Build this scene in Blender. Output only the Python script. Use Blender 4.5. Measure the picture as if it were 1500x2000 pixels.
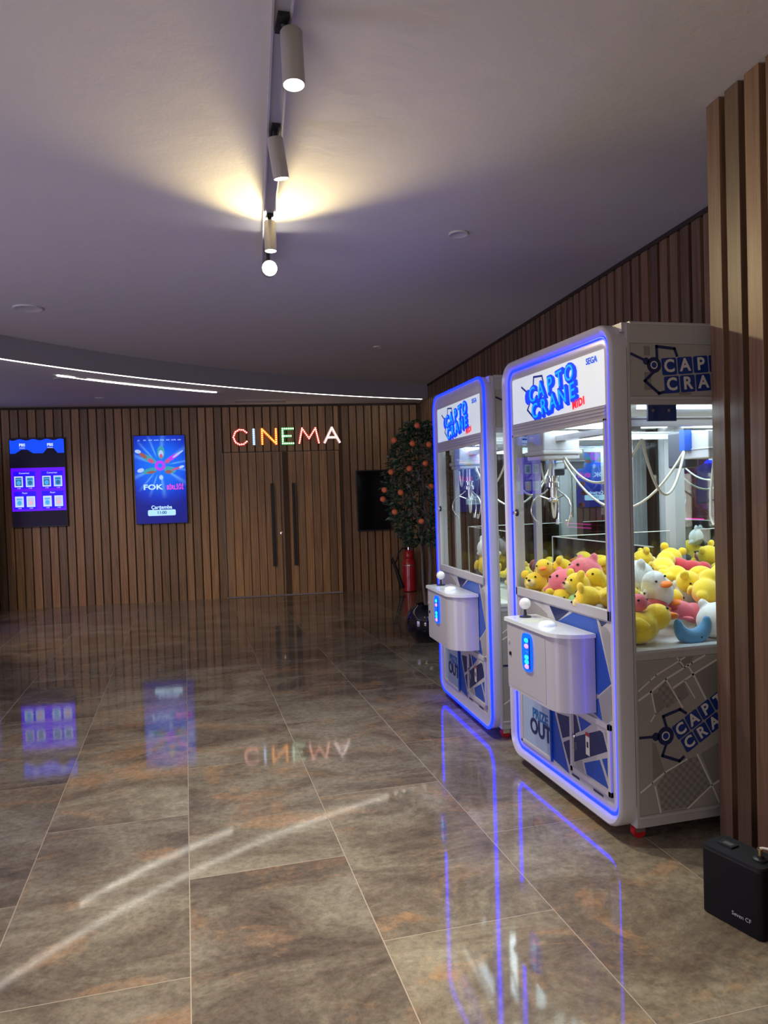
import bpy, math, random
from mathutils import Vector, Matrix, noise
PI = math.pi
for o in list(bpy.data.objects):
    bpy.data.objects.remove(o, do_unlink=True)
sc = bpy.context.scene
COL = sc.collection

# ------------------------------------------------------------------ camera
F, YAW, PITCH, ROLL, CH = 1484.68, .25597, -.02711, -.0314, 1.55
cy, sy, cp, sp = math.cos(YAW), math.sin(YAW), math.cos(PITCH), math.sin(PITCH)
fw = Vector((sy*cp, cy*cp, sp)); rt = Vector((cy, -sy, 0)); up = rt.cross(fw)
r2 = math.cos(ROLL)*rt + math.sin(ROLL)*up
u2 = -math.sin(ROLL)*rt + math.cos(ROLL)*up
cam = bpy.data.objects.new('camera', bpy.data.cameras.new('camera'))
COL.objects.link(cam)
M = Matrix((r2, u2, -fw)).transposed().to_4x4(); M.translation = (0, 0, CH)
cam.matrix_world = M
cam.data.sensor_fit = 'VERTICAL'; cam.data.sensor_height = 36; cam.data.sensor_width = 27
cam.data.lens = F*36/2000; cam.data.clip_start = .02
sc.camera = cam

# ------------------------------------------------------------------ exposure, world, large lights
vs = sc.view_settings
vs.view_transform = 'Standard'; vs.look = 'None'; vs.gamma = 1; vs.use_curve_mapping = False
vs.exposure = 0.12
w = bpy.data.worlds.new('lobby_air'); sc.world = w; w.use_nodes = True
bg = w.node_tree.nodes['Background']
bg.inputs[0].default_value = (.80, .66, .74, 1); bg.inputs[1].default_value = .13

def light(name, kind, loc, energy, color, rot=None, target=None, **kw):
    l = bpy.data.lights.new(name, kind); l.energy = energy; l.color = color
    for k, v in kw.items(): setattr(l, k, v)
    o = bpy.data.objects.new(name, l); COL.objects.link(o); o.location = loc
    if target is not None:
        o.rotation_euler = (Vector(target)-Vector(loc)).to_track_quat('-Z', 'Y').to_euler()
    elif rot: o.rotation_euler = rot
    return o
# unseen area fill standing in for the arcade glow left of the frame
light('arcade_glow_fill', 'AREA', (-5.2, 3.5, 1.2), 100, (.66, .60, 1), target=(0, 4.5, 2.6), size=2.2)
# added unseen spots that brighten the foot of the cinema wall
light('wall_fill_spot', 'SPOT', (-3.4, 6.6, 2.85), 240, (1, .76, .42), target=(-.6, 11.9, -.9), spot_size=math.radians(58), spot_blend=.9, shadow_soft_size=.06)
light('wall_fill_spot', 'SPOT', (-2.6, 5.2, 3.0), 215, (1, .76, .42), target=(2.0, 11.5, -.9), spot_size=math.radians(44), spot_blend=.9, shadow_soft_size=.06)
light('ceiling_fill', 'AREA', (-2.2, -2.0, 1.0), 55, (1, .86, .74), target=(-1.2, 1.2, 3.1), size=1.6)  # added uplight behind the camera, lifts the near ceiling

# ------------------------------------------------------------------ materials
MATS = {}
def mat(name, col, rough=.5, metal=0, emit=None, es=0, spec=.5, coat=0):
    if name in MATS: return MATS[name]
    m = bpy.data.materials.new(name); m.use_nodes = True
    b = m.node_tree.nodes['Principled BSDF']
    b.inputs['Base Color'].default_value = (*col, 1)
    b.inputs['Roughness'].default_value = rough; b.inputs['Metallic'].default_value = metal
    b.inputs['Specular IOR Level'].default_value = spec; b.inputs['Coat Weight'].default_value = coat
    if emit:
        b.inputs['Emission Color'].default_value = (*emit, 1); b.inputs['Emission Strength'].default_value = es
    MATS[name] = m
    return m
class N:
    def __init__(s, m): s.t = m.node_tree; s.b = s.t.nodes.get('Principled BSDF')
    def n(s, typ, **kw):
        x = s.t.nodes.new(typ)
        for k, v in kw.items():
            if k.startswith('i_'):
                x.inputs[int(k[2:]) if k[2:].isdigit() else k[2:]].default_value = v
            else: setattr(x, k, v)
        return x
    def l(s, a, b): s.t.links.new(a, b)
    def math(s, op, a, b=None, c=None):
        x = s.n('ShaderNodeMath', operation=op)
        for i, v in enumerate((a, b, c)):
            if v is None: continue
            if isinstance(v, (int, float)): x.inputs[i].default_value = v
            else: s.l(v, x.inputs[i])
        return x.outputs[0]
    def ramp(s, fac, stops, interp='LINEAR'):
        x = s.n('ShaderNodeValToRGB'); x.color_ramp.interpolation = interp
        e = x.color_ramp.elements
        while len(e) < len(stops): e.new(.5)
        for q, (p, c) in zip(e, stops): q.position = p; q.color = (*c, 1)
        s.l(fac, x.inputs[0]); return x.outputs[0]
    def mix(s, fac, a, b, blend='MIX'):
        x = s.n('ShaderNodeMix', data_type='RGBA', blend_type=blend)
        for i, v in ((0, fac), (6, a), (7, b)):
            if isinstance(v, (int, float)): x.inputs[i].default_value = v
            elif isinstance(v, tuple): x.inputs[i].default_value = (*v, 1)
            else: s.l(v, x.inputs[i])
        return x.outputs[2]
    def coords(s, scale=(1, 1, 1)):
        t = s.n('ShaderNodeTexCoord'); mp = s.n('ShaderNodeMapping'); mp.inputs['Scale'].default_value = scale
        s.l(t.outputs['Object'], mp.inputs[0]); return t.outputs['Object'], mp.outputs[0]
    def noise(s, vec, scale, detail=6, rough=.55, dist=0):
        x = s.n('ShaderNodeTexNoise'); x.inputs['Scale'].default_value = scale
        x.inputs['Detail'].default_value = detail; x.inputs['Roughness'].default_value = rough
        x.inputs['Distortion'].default_value = dist
        s.l(vec, x.inputs['Vector']); return x.outputs['Fac']
    def bump(s, h, strength, dist=.01):
        x = s.n('ShaderNodeBump'); x.inputs['Strength'].default_value = strength; x.inputs['Distance'].default_value = dist
        s.l(h, x.inputs['Height']); s.l(x.outputs[0], s.b.inputs['Normal'])

PITCHW = .1205
def wood(name, dark, light_, pitch=PITCHW):
    m = mat(name, light_, .45); k = N(m)
    oc, _ = k.coords()
    sx = k.n('ShaderNodeSeparateXYZ'); k.l(oc, sx.inputs[0])
    idx = k.math('FLOOR', k.math('DIVIDE', sx.outputs[0], pitch))
    wn = k.n('ShaderNodeTexWhiteNoise', noise_dimensions='1D'); k.l(idx, wn.inputs['W'])
    cb = k.n('ShaderNodeCombineXYZ')
    k.l(k.math('MULTIPLY', sx.outputs[0], 26), cb.inputs[0])
    k.l(k.math('MULTIPLY', sx.outputs[1], 26), cb.inputs[1])
    k.l(k.math('ADD', k.math('MULTIPLY', sx.outputs[2], .9), k.math('MULTIPLY', wn.outputs[0], 37)), cb.inputs[2])
    g = k.noise(cb.outputs[0], 1.6, 8, .62, .7)
    g2 = k.noise(cb.outputs[0], 7, 4, .5)
    c = k.ramp(g, [(.28, dark), (.5, tuple((a+b)/2 for a, b in zip(dark, light_))), (.72, light_)])
    c = k.mix(k.math('MULTIPLY', g2, .35), c, tuple(x*.55 for x in dark))
    tone = k.ramp(wn.outputs[0], [(0, (.62, .60, .58)), (.5, (1, .97, .93)), (1, (1.28, 1.16, 1.0))])
    c = k.mix(1.0, c, tone, 'MULTIPLY')
    k.l(c, k.b.inputs['Base Color']); k.bump(g, .12, .004)
    return m
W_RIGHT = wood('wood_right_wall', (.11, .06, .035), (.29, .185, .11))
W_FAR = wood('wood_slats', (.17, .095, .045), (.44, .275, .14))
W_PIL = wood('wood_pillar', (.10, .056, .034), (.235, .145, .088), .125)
BLACKGAP = mat('gap_backing', (.016, .009, .008), .9); BROWNGAP = mat('gap_backing_brown', (.075, .042, .022), .9)
PLASTER = mat('plaster', (.62, .60, .57), .85)
k = N(PLASTER); _, v = k.coords(); h = k.noise(v, 3.5, 8, .6); h2 = k.noise(v, 40, 4)
k.bump(k.math('ADD', h, k.math('MULTIPLY', h2, .15)), .35, .012)
FASCIA = mat('fascia_paint', (.36, .36, .37), .8)
LEDW = mat('led_white', (1, 1, 1), .5, emit=(1, .96, .84), es=7)
LEDB = mat('led_blue', (.02, .05, .6), .4, emit=(.0004, .0038, 1), es=15)
WHITE = mat('white_gloss', (.47, .46, .50), .28, coat=.3)
WHITE2 = mat('white_powder', (.43, .42, .44), .42)
ALU = mat('white_aluminium', (.42, .42, .44), .35, .2)
STEEL = mat('chrome', (.75, .76, .78), .18, 1)
BLACK = mat('black_plastic', (.010, .010, .013), .42)
MATTBLK = mat('black_metal', (.008, .008, .009), .5)
NAVY = mat('navy_print', (.012, .020, .090), .3)
BLUE = mat('blue_print', (.010, .060, .36), .3)
k = N(BLUE); _, v = k.coords((1, 1, 1)); wv = k.n('ShaderNodeTexWave', bands_direction='DIAGONAL'); wv.inputs['Scale'].default_value = 26
k.l(v, wv.inputs[0]); k.l(k.ramp(wv.outputs[1], [(.3, (.008, .05, .32)), (.7, (.014, .08, .44))]), k.b.inputs['Base Color'])
GREY1 = mat('grey_print', (.29, .28, .27), .35)
GREY2 = mat('grey_print_darker', (.20, .19, .185), .35)
GREYD = mat('grey_print_dotted', (.3, .29, .28), .35)
k = N(GREYD); _, v = k.coords(); ck = k.n('ShaderNodeTexChecker'); ck.inputs['Scale'].default_value = 55
k.l(v, ck.inputs[0]); ck.inputs[1].default_value = (.24, .23, .22, 1); ck.inputs[2].default_value = (.17, .165, .16, 1); k.l(ck.outputs[0], k.b.inputs['Base Color'])
RED = mat('red_paint', (.42, .012, .022), .3, coat=.4)
REDP = mat('red_rubber', (.5, .01, .02), .4)
MIRROR = mat('mirror', (.80, .84, .84), .015, 1)

def glassmat(name, tint, refl=1.0):
    m = bpy.data.materials.new(name); m.use_nodes = True; t = m.node_tree
    t.nodes.remove(t.nodes['Principled BSDF']); out = t.nodes['Material Output']
    tr = t.nodes.new('ShaderNodeBsdfTransparent'); tr.inputs[0].default_value = (*tint, 1)
    gl = t.nodes.new('ShaderNodeBsdfGlossy'); gl.inputs['Roughness'].default_value = .01
    fr = t.nodes.new('ShaderNodeFresnel'); fr.inputs[0].default_value = 1.45
    ge = t.nodes.new('ShaderNodeNewGeometry'); mi = t.nodes.new('ShaderNodeMapRange')
    mi.inputs['To Min'].default_value = 1.45; mi.inputs['To Max'].default_value = 1/1.45
    t.links.new(ge.outputs['Backfacing'], mi.inputs['Value']); t.links.new(mi.outputs[0], fr.inputs[0])
    mu = t.nodes.new('ShaderNodeMath'); mu.operation = 'MULTIPLY'; mu.inputs[1].default_value = refl
    mx = t.nodes.new('ShaderNodeMixShader')
    t.links.new(fr.outputs[0], mu.inputs[0]); t.links.new(mu.outputs[0], mx.inputs[0])
    t.links.new(tr.outputs[0], mx.inputs[1]); t.links.new(gl.outputs[0], mx.inputs[2]); t.links.new(mx.outputs[0], out.inputs[0])
    return m
GLASS = glassmat('clear_glass', (.97, .99, .985))
ACRYL = glassmat('acrylic', (.95, .97, .96))

# floor tiles
TILE = mat('stone_tiles', (.2, .17, .14), .14); k = N(TILE)
oc, _ = k.coords(); s = k.n('ShaderNodeSeparateXYZ'); k.l(oc, s.inputs[0])
TW, TL = .6446, 1.303
xx = k.math('DIVIDE', k.math('ADD', s.outputs[0], .038), TW); col = k.math('FLOOR', xx); fx = k.math('FRACT', xx)
par = k.math('MODULO', k.math('ADD', col, 100), 2)
yy = k.math('DIVIDE', k.math('SUBTRACT', k.math('SUBTRACT', s.outputs[1], .552), k.math('MULTIPLY', par, .655)), TL)
row = k.math('FLOOR', yy); fy = k.math('FRACT', yy)
def edge(f, size, wd):
    d = k.math('MULTIPLY', k.math('MINIMUM', f, k.math('SUBTRACT', 1, f)), size)
    return k.math('LESS_THAN', d, wd)
gr = k.math('MAXIMUM', edge(fx, TW, .0019), edge(fy, TL, .0016))
cb = k.n('ShaderNodeCombineXYZ'); k.l(col, cb.inputs[0]); k.l(row, cb.inputs[1])
wn = k.n('ShaderNodeTexWhiteNoise', noise_dimensions='2D'); k.l(cb.outputs[0], wn.inputs['Vector'])
off = k.n('ShaderNodeVectorMath', operation='MULTIPLY'); k.l(wn.outputs['Color'], off.inputs[0]); off.inputs[1].default_value = (23, 23, 23)
ad = k.n('ShaderNodeVectorMath', operation='ADD'); k.l(oc, ad.inputs[0]); k.l(off.outputs[0], ad.inputs[1])
P = ad.outputs[0]
rot = k.n('ShaderNodeMapping'); rot.inputs['Rotation'].default_value = (0, 0, .5); rot.inputs['Scale'].default_value = (.85, 1.35, 1); k.l(P, rot.inputs[0]); PR = rot.outputs[0]
big = k.noise(PR, 1.9, 14, .70, .6); med = k.noise(PR, 8, 10, .75, .3); fine = k.noise(P, 110, 5, .75); rust = k.noise(PR, 1.7, 14, .72, .9)
c = k.ramp(big, [(.36, (.080, .060, .048)), (.45, (.145, .120, .090)), (.54, (.225, .200, .150)), (.64, (.30, .275, .215))])
c = k.mix(k.ramp(med, [(.44, (0, 0, 0)), (.66, (.5, .5, .5))]), c, (.15, .125, .105))
c = k.mix(k.ramp(rust, [(.535, (0, 0, 0)), (.63, (.60, .60, .60))]), c, (.36, .205, .105))
f2 = k.noise(P, 34, 9, .78)
c = k.mix(1.0, c, k.ramp(f2, [(.36, (.70, .69, .68)), (.5, (1, .99, .98)), (.64, (1.28, 1.26, 1.2))]), 'MULTIPLY')
c = k.mix(k.math('MULTIPLY', fine, .16), c, (.30, .27, .22))
c = k.mix(1.0, c, k.ramp(wn.outputs[0], [(0, (.80, .78, .80)), (1, (1.12, 1.1, 1.05))]), 'MULTIPLY')
c = k.mix(gr, c, (.33, .27, .20))
k.l(c, k.b.inputs['Base Color'])
rg = k.math('ADD', k.math('MULTIPLY', med, .075), k.math('ADD', k.math('MULTIPLY', gr, .4), .012))
k.l(rg, k.b.inputs['Roughness'])
k.b.inputs['Specular IOR Level'].default_value = .62
k.bump(k.math('SUBTRACT', k.math('MULTIPLY', med, .12), gr), .08, .004)

# ------------------------------------------------------------------ mesh builder
class MB:
    def __init__(s): s.v = []; s.f = []; s.m = []; s.mats = []
    def mi(s, m):
        if m not in s.mats: s.mats.append(m)
        return s.mats.index(m)
    def add(s, vs, fs, m):
        b = len(s.v); s.v += [tuple(x) for x in vs]; i = s.mi(m)
        for f in fs: s.f.append([b+q for q in f]); s.m.append(i)
        return s
    def box(s, a, b, m, T=None):
        x0, y0, z0 = a; x1, y1, z1 = b
        vs = [Vector(p) for p in ((x0,y0,z0),(x1,y0,z0),(x1,y1,z0),(x0,y1,z0),(x0,y0,z1),(x1,y0,z1),(x1,y1,z1),(x0,y1,z1))]
        if T: vs = [T @ p for p in vs]
        return s.add(vs, [(0,3,2,1),(4,5,6,7),(0,1,5,4),(1,2,6,5),(2,3,7,6),(3,0,4,7)], m)
    def tube(s, pts, r, m, n=10, cap=True):
        pts = [Vector(p) for p in pts]; rr = r if isinstance(r, (list, tuple)) else [r]*len(pts)
        vs = []; fs = []; prev = None
        for i, p in enumerate(pts):
            d = (pts[min(i+1, len(pts)-1)]-pts[max(i-1, 0)]).normalized()
            if prev is None:
                a = d.orthogonal().normalized()
            else:
                a = (prev - d*prev.dot(d)).normalized()
            prev = a; b = d.cross(a)
            for j in range(n):
                t = 2*PI*j/n; vs.append(p+(a*math.cos(t)+b*math.sin(t))*rr[i])
        for i in range(len(pts)-1):
            for j in range(n): fs.append((i*n+j, i*n+(j+1)%n, (i+1)*n+(j+1)%n, (i+1)*n+j))
        if cap: fs.append(tuple(reversed(range(n)))); fs.append(tuple(range((len(pts)-1)*n, len(pts)*n)))
        return s.add(vs, fs, m)
    def cyl(s, a, b, r, m, n=24): return s.tube([a, b], r, m, n)
    def lathe(s, prof, m, n=32, c=(0, 0, 0), T=None):
        vs = []; fs = []
        for r, z in prof:
            for j in range(n):
                t = 2*PI*j/n; p = Vector((c[0]+r*math.cos(t), c[1]+r*math.sin(t), c[2]+z)); vs.append(T @ p if T else p)
        for i in range(len(prof)-1):
            for j in range(n): fs.append((i*n+j, i*n+(j+1)%n, (i+1)*n+(j+1)%n, (i+1)*n+j))
        fs.append(tuple(reversed(range(n)))); fs.append(tuple(range((len(prof)-1)*n, len(prof)*n)))
        return s.add(vs, fs, m)
    def ell(s, c, r, m, T=None, n=16, k_=10):
        vs = []; fs = []; c = Vector(c)
        for i in range(k_+1):
            ph = PI*i/k_
            for j in range(n):
                t = 2*PI*j/n
                p = Vector((r[0]*math.sin(ph)*math.cos(t), r[1]*math.sin(ph)*math.sin(t), r[2]*math.cos(ph)))
                vs.append(c + (T @ p if T else p))
        for i in range(k_):
            for j in range(n): fs.append((i*n+j, (i+1)*n+j, (i+1)*n+(j+1)%n, i*n+(j+1)%n))
        return s.add(vs, fs, m)
    def prism(s, poly, fn, d0, d1, m):
        """poly 2D -> fn(a,b,depth) 3D"""
        n = len(poly); vs = [fn(a, b, d0) for a, b in poly]+[fn(a, b, d1) for a, b in poly]
        fs = [tuple(range(n)), tuple(range(2*n-1, n-1, -1))]+[(i, i+n, (i+1)%n+n, (i+1)%n) for i in range(n)]
        return s.add(vs, fs, m)
    def build(s, name, parent=None, smooth=None, bevel=0, loc=None, rz=None):
        me = bpy.data.meshes.new(name); me.from_pydata(s.v, [], s.f)
        for m in s.mats: me.materials.append(m)
        me.polygons.foreach_set('material_index', s.m); me.update()
        import bmesh
        bm = bmesh.new(); bm.from_mesh(me); bmesh.ops.remove_doubles(bm, verts=bm.verts, dist=1e-6) if smooth else None
        bmesh.ops.recalc_face_normals(bm, faces=bm.faces); bm.to_mesh(me); bm.free()
        if smooth:
            me.shade_smooth(); me.set_sharp_from_angle(angle=math.radians(smooth))
        o = bpy.data.objects.new(name, me); COL.objects.link(o)
        if bevel:
            b = o.modifiers.new('bevel', 'BEVEL'); b.width = bevel; b.segments = 2; b.limit_method = 'ANGLE'
        if parent: o.parent = parent
        if loc: o.location = loc
        if rz is not None: o.rotation_euler = (0, 0, rz)
        return o
def tag(o, label, cat, group=None):
    o['label'] = label; o['category'] = cat
    if group: o['group'] = group
    return o
def struct(o, label=None):
    o['kind'] = 'structure'
    if label: o['label'] = label
    return o
def empty(name, loc=(0, 0, 0), rz=0, label=None, cat=None, group=None):
    o = bpy.data.objects.new(name, None); COL.objects.link(o); o.location = loc; o.rotation_euler = (0, 0, rz)
    o.empty_display_size = .1
    if label: tag(o, label, cat, group)
    return o
def dup(o, parent=None):
    c = o.copy(); COL.objects.link(c)
    if parent: c.parent = parent
    for ch in o.children: dup(ch, c)
    return c
def textmesh(txt, size, mat_, ext=.002, bold=0, align='CENTER', shear=0, sx=1, space=1):
    cu = bpy.data.curves.new('t', 'FONT'); cu.body = txt; cu.size = size; cu.extrude = ext; cu.offset = bold
    cu.align_x = align; cu.align_y = 'CENTER'; cu.shear = shear; cu.resolution_u = 3; cu.space_character = space
    o = bpy.data.objects.new('t', cu); COL.objects.link(o)
    dg = bpy.context.evaluated_depsgraph_get(); dg.update()
    me = bpy.data.meshes.new_from_object(o.evaluated_get(dg)); bpy.data.objects.remove(o, do_unlink=True)
    me.materials.clear(); me.materials.append(mat_)
    if sx != 1: me.transform(Matrix.Diagonal((sx, 1, 1, 1)))
    return me
def text(name, parent, txt, size, mat_, T, **kw):
    me = textmesh(txt, size, mat_, **kw); me.transform(T)
    o = bpy.data.objects.new(name, me); COL.objects.link(o); o.parent = parent
    return o
# text frame for a surface facing local -y (x right, z up)
FRONT = Matrix(((1, 0, 0, 0), (0, 0, -1, 0), (0, 1, 0, 0), (0, 0, 0, 1)))
def TF(x, y, z, rot=0): return Matrix.Translation((x, y, z)) @ FRONT @ Matrix.Rotation(rot, 4, 'Z')
def joinmesh(name, parent, meshes):
    for me in meshes:
        me.name = name; o = bpy.data.objects.new(name, me); COL.objects.link(o); o.parent = parent
    return
    vs = []; fs = []; mi = []; ms = []
    for me in meshes:
        b = len(vs); vs += [tuple(v.co) for v in me.vertices]
        m = me.materials[0]
        if m not in ms: ms.append(m)
        for p in me.polygons: fs.append([b+q for q in p.vertices]); mi.append(ms.index(m))
    me = bpy.data.meshes.new(name); me.from_pydata(vs, [], fs)
    for m in ms: me.materials.append(m)
    me.polygons.foreach_set('material_index', mi); me.update()
    o = bpy.data.objects.new(name, me); COL.objects.link(o); o.parent = parent
    return o

# ------------------------------------------------------------------ structure: floor, walls, ceilings
HM, HL = 3.13, 2.93
struct(MB().box((-7, -4, -.1), (4.2, 12.9, 0), TILE).build('floor'))
AF = math.atan(-.095); FO = (0, 11.82, 0)             # far wall frame
AR = -(PI/2+math.atan(.085)); RO = (2.98-.085*3.83, 0, 0)   # right wall frame
def FW(x, y, z):                                       # far-wall local -> world
    return Vector((x*math.cos(AF)-y*math.sin(AF), FO[1]+x*math.sin(AF)+y*math.cos(AF), z))
def slats(mb, x0, x1, z0, z1, wd, pitch, m, depth=.022, phase=0):
    i0 = math.ceil((x0-phase)/pitch-1e-6); x = i0*pitch+phase
    while x < x1-.01:
        mb.box((max(x, x0), 0, z0), (min(x+wd, x1), depth, z1), m); x += pitch
DX0, DX1, DZ = .58, 2.355, 2.205
mb = MB()
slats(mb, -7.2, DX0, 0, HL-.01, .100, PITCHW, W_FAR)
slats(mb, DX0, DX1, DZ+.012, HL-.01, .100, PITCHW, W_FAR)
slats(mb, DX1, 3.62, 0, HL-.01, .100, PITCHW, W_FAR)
mb.box((-7.2, .022, 0), (DX0-.004, .12, HL+.3), BROWNGAP); mb.box((DX1+.004, .022, 0), (3.62, .12, HL+.3), BROWNGAP)
mb.box((DX0-.004, .022, DZ+.008), (DX1+.004, .12, HL+.3), BROWNGAP)
struct(mb.build('wall_far', loc=FO, rz=AF))
struct(MB().box((-7.2, -.006, HL-.035), (3.6, .02, HL), mat('dark_wood', (.03, .018, .012), .7)).build('trim_1', loc=FO, rz=AF))
# double door: two leaves in the same slats
xm = 1.475
for n_, (a, b), hx in ((1, (DX0+.006, xm-.002), 1.305), (2, (xm+.002, DX1-.006), 1.63)):
    mb = MB(); slats(mb, a, b, .015, DZ, .110, PITCHW, W_FAR); mb.box((a, .012, .015), (b, .06, DZ), BROWNGAP)
    d = struct(mb.build('door_%d' % n_, loc=FO, rz=AF), ('left', 'right')[n_-1]+' leaf of the slatted wooden cinema door under the lit sign')
    h = MB()
    h.box((hx-.022, -.062, .46), (hx+.022, -.038, 1.725), MATTBLK)
    for z in (.56, 1.62): h.cyl((hx, -.04, z), (hx, .004, z), .010, MATTBLK, 10)
    h.build('pull_handle', parent=d, bevel=.004)
    if n_ == 2:
        pass
    else:
        h = MB(); T = Matrix.Translation((1.435, 0, .957)) @ Matrix.Rotation(PI/2, 4, 'X')
        h.lathe([(.026, 0), (.026, .006), (.02, .008)], STEEL, 16, T=T)
        h.lathe([(.010, .008), (.010, .012)], MATTBLK, 12, T=T); h.build('lock', parent=d, smooth=40)
# right slat wall (local x runs towards the camera)
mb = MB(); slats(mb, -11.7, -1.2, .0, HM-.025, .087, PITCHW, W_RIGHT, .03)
mb.box((-11.7, .03, 0), (-1.2, .12, HM+.05), BLACKGAP)
struct(mb.build('wall_right', loc=RO, rz=AR))
struct(MB().box((-11.6, -.008, HM-.03), (-2.6, .028, HM), mat('dark_wood', (.03, .018, .012), .7)).build('trim_2', loc=RO, rz=AR))
# slatted pillar in front, hiding part of the near machine
pil = empty('slatted_pillar', (2.19, 2.79, 0), AR, 'tall wooden slatted pillar at the right edge, in front of the nearer claw machine', 'pillar')
mb = MB()
for i in range(9):
    mb.box((i*.125, 0, 0), (i*.125+.087, .035, HM-.002), W_PIL)
    mb.build('slat', parent=pil, bevel=.002); mb = MB()
mb.box((.006, .035, 0), (1.12, .66, HM-.002), mat('pillar_core', (.05, .022, .016), .8)); mb.build('core', parent=pil)
mb = MB(); mb.box((.001, .0355, 0), (.0055, .66, HM-.002), W_PIL); mb.build('end_board', parent=pil)

# curved step between the ceilings
pts = [(-1.62, 7.84), (-1.24, 8.21), (-.8, 8.67), (-.01, 9.28), (.94, 9.84), (2.03, 10.34), (3.51, 10.86)]
import itertools
def circ(a, b, c):
    ax, ay = a; bx, by = b; cx, cy_ = c
    d = 2*(ax*(by-cy_)+bx*(cy_-ay)+cx*(ay-by))
    ux = ((ax*ax+ay*ay)*(by-cy_)+(bx*bx+by*by)*(cy_-ay)+(cx*cx+cy_*cy_)*(ay-by))/d
    uy = ((ax*ax+ay*ay)*(cx-bx)+(bx*bx+by*by)*(ax-cx)+(cx*cx+cy_*cy_)*(bx-ax))/d
    return ux, uy, math.hypot(ax-ux, ay-uy)
ux, uy, RR = circ((-1.62, 7.84), (.35, 9.52), (3.51, 10.86))
a0 = math.atan2(10.95-uy, 3.75-ux); a1 = math.atan2(3.0-uy, -RR-ux) if False else a0+1.25
arc = [(ux+RR*math.cos(a0+(a1-a0)*i/90), uy+RR*math.sin(a0+(a1-a0)*i/90)) for i in range(91)]
mb = MB(); n = len(arc)
strip = [(x, y) for x, y in arc]
inner = strip+[(-7, strip[-1][1]-3), (-7, -4), (4.2, -4), (4.2, strip[0][1])]
mb.prism(inner, lambda a, b, d: (a, b, d), HM, HM+.08, PLASTER)
struct(mb.build('ceiling'), 'main plaster ceiling')
outer = strip+[(-7, strip[-1][1]-3), (-7, 12.9), (4.2, 12.9), (4.2, strip[0][1])]
mb = MB(); mb.prism(outer, lambda a, b, d: (a, b, d), HL, HM+.08, PLASTER)
struct(mb.build('ceiling'), 'lower plaster ceiling before the cinema wall')
def ringpts(r0): return [(ux+(RR+r0)*math.cos(a0+(a1-a0)*i/90), uy+(RR+r0)*math.sin(a0+(a1-a0)*i/90)) for i in range(91)]
mb = MB(); A = ringpts(-.012); B = ringpts(0)
for i in range(90):
    q = [(*A[i], HL-.02), (*A[i+1], HL-.02), (*A[i+1], HM), (*A[i], HM), (*B[i], HL-.02), (*B[i+1], HL-.02), (*B[i+1], HM), (*B[i], HM)]
    mb.add(q, [(0, 1, 2, 3), (4, 7, 6, 5), (0, 4, 5, 1)], FASCIA)
struct(mb.build('trim_3', smooth=30), 'grey curved fascia between the two ceilings')
def ledline(i0, i1, r0, wd, name, label, z=HL):
    A = ringpts(r0); B = ringpts(r0+wd); mb = MB()
    for i in range(i0, i1):
        q = [(*A[i], z-.022), (*A[i+1], z-.022), (*B[i+1], z-.022), (*B[i], z-.022), (*A[i], z), (*A[i+1], z), (*B[i+1], z), (*B[i], z)]
        mb.add(q, [(0, 1, 2, 3), (4, 7, 6, 5), (0, 4, 5, 1), (2, 6, 7, 3)], LEDW)
    return tag(mb.build(name), label, 'light strip')
ledline(2, 90, 0.0, .035, 'led_strip_light', 'long curved white LED line under the grey fascia of the ceiling')
# the short line behind it
p0, p1 = Vector((-1.29, 8.94)), Vector((.455, 10.29))
mid = (p0+p1)/2 + Vector((-.10, .13))
mb = MB(); prev = None; L1 = []
for i in range(21):
    t = i/20; L1.append(p0*(1-t)**2+mid*2*t*(1-t)+p1*t*t)
for i in range(20):
    a, b = L1[i], L1[i+1]; d = (b-a).normalized(); nn = Vector((-d.y, d.x))*.014
    mb.prism([tuple(a-nn), tuple(b-nn), tuple(b+nn), tuple(a+nn)], lambda x, y, z: (x, y, z), HL-.012, HL-.001, LEDW)
tag(mb.build('led_strip_light'), 'short white LED line on the lower ceiling, beyond the long curved one', 'light strip')

# ------------------------------------------------------------------ ceiling fittings
def ceil_disc(x, y, z, r, name, label, cat, m=PLASTER):
    e = empty(name, (x, y, z), 0, label, cat)
    MB().lathe([(r, 0), (r, -.006), (r*.93, -.011), (r*.86, -.008)], m, 32).build('rim', parent=e, smooth=35)
    g = mat('speaker_grille', (.42, .41, .42), .7)
    MB().lathe([(r*.86, -.003), (r*.85, -.007), (r*.01, -.008)], g, 32).build('grille', parent=e, smooth=35)
ceil_disc(1.70, 4.46, HM, .062, 'ceiling_speaker', 'small round ceiling speaker, right of the track lights', 'speaker')
ceil_disc(-1.17, 6.73, HM, .115, 'ceiling_speaker', 'larger round ceiling speaker at the left, near the curved fascia', 'speaker')
ceil_disc(2.10, 8.07, HM, .05, 'smoke_detector', 'tiny round ceiling detector near the right wall', 'detector')
ceil_disc(-1.05, 10.91, HL, .07, 'ceiling_downlight', 'small unlit round fitting on the lower ceiling', 'downlight')
ceil_disc(-1.19, 9.26, HL, .19, 'ceiling_diffuser', 'round air diffuser on the lower ceiling at the end of the short light line', 'vent')
e = empty('ceiling_vent', FW(1.18, -.47, HL), AF, 'long rectangular air grille on the lower ceiling above the cinema door', 'vent')
g = mat('vent_paint', (.42, .38, .35), .6)
mb = MB(); mb.box((-.36, -.14, -.012), (.36, -.12, 0), g); mb.box((-.36, .12, -.012), (.36, .14, 0), g); mb.box((-.36, -.12, -.012), (-.34, .12, 0), g); mb.box((.34, -.12, -.012), (.36, .12, 0), g)
mb.build('frame', parent=e)
mb = MB()
for i in range(9): mb.box((-.34, -.115+i*.026, -.009), (.34, -.103+i*.026, -.001), g)
mb.build('louvre', parent=e)

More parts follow.
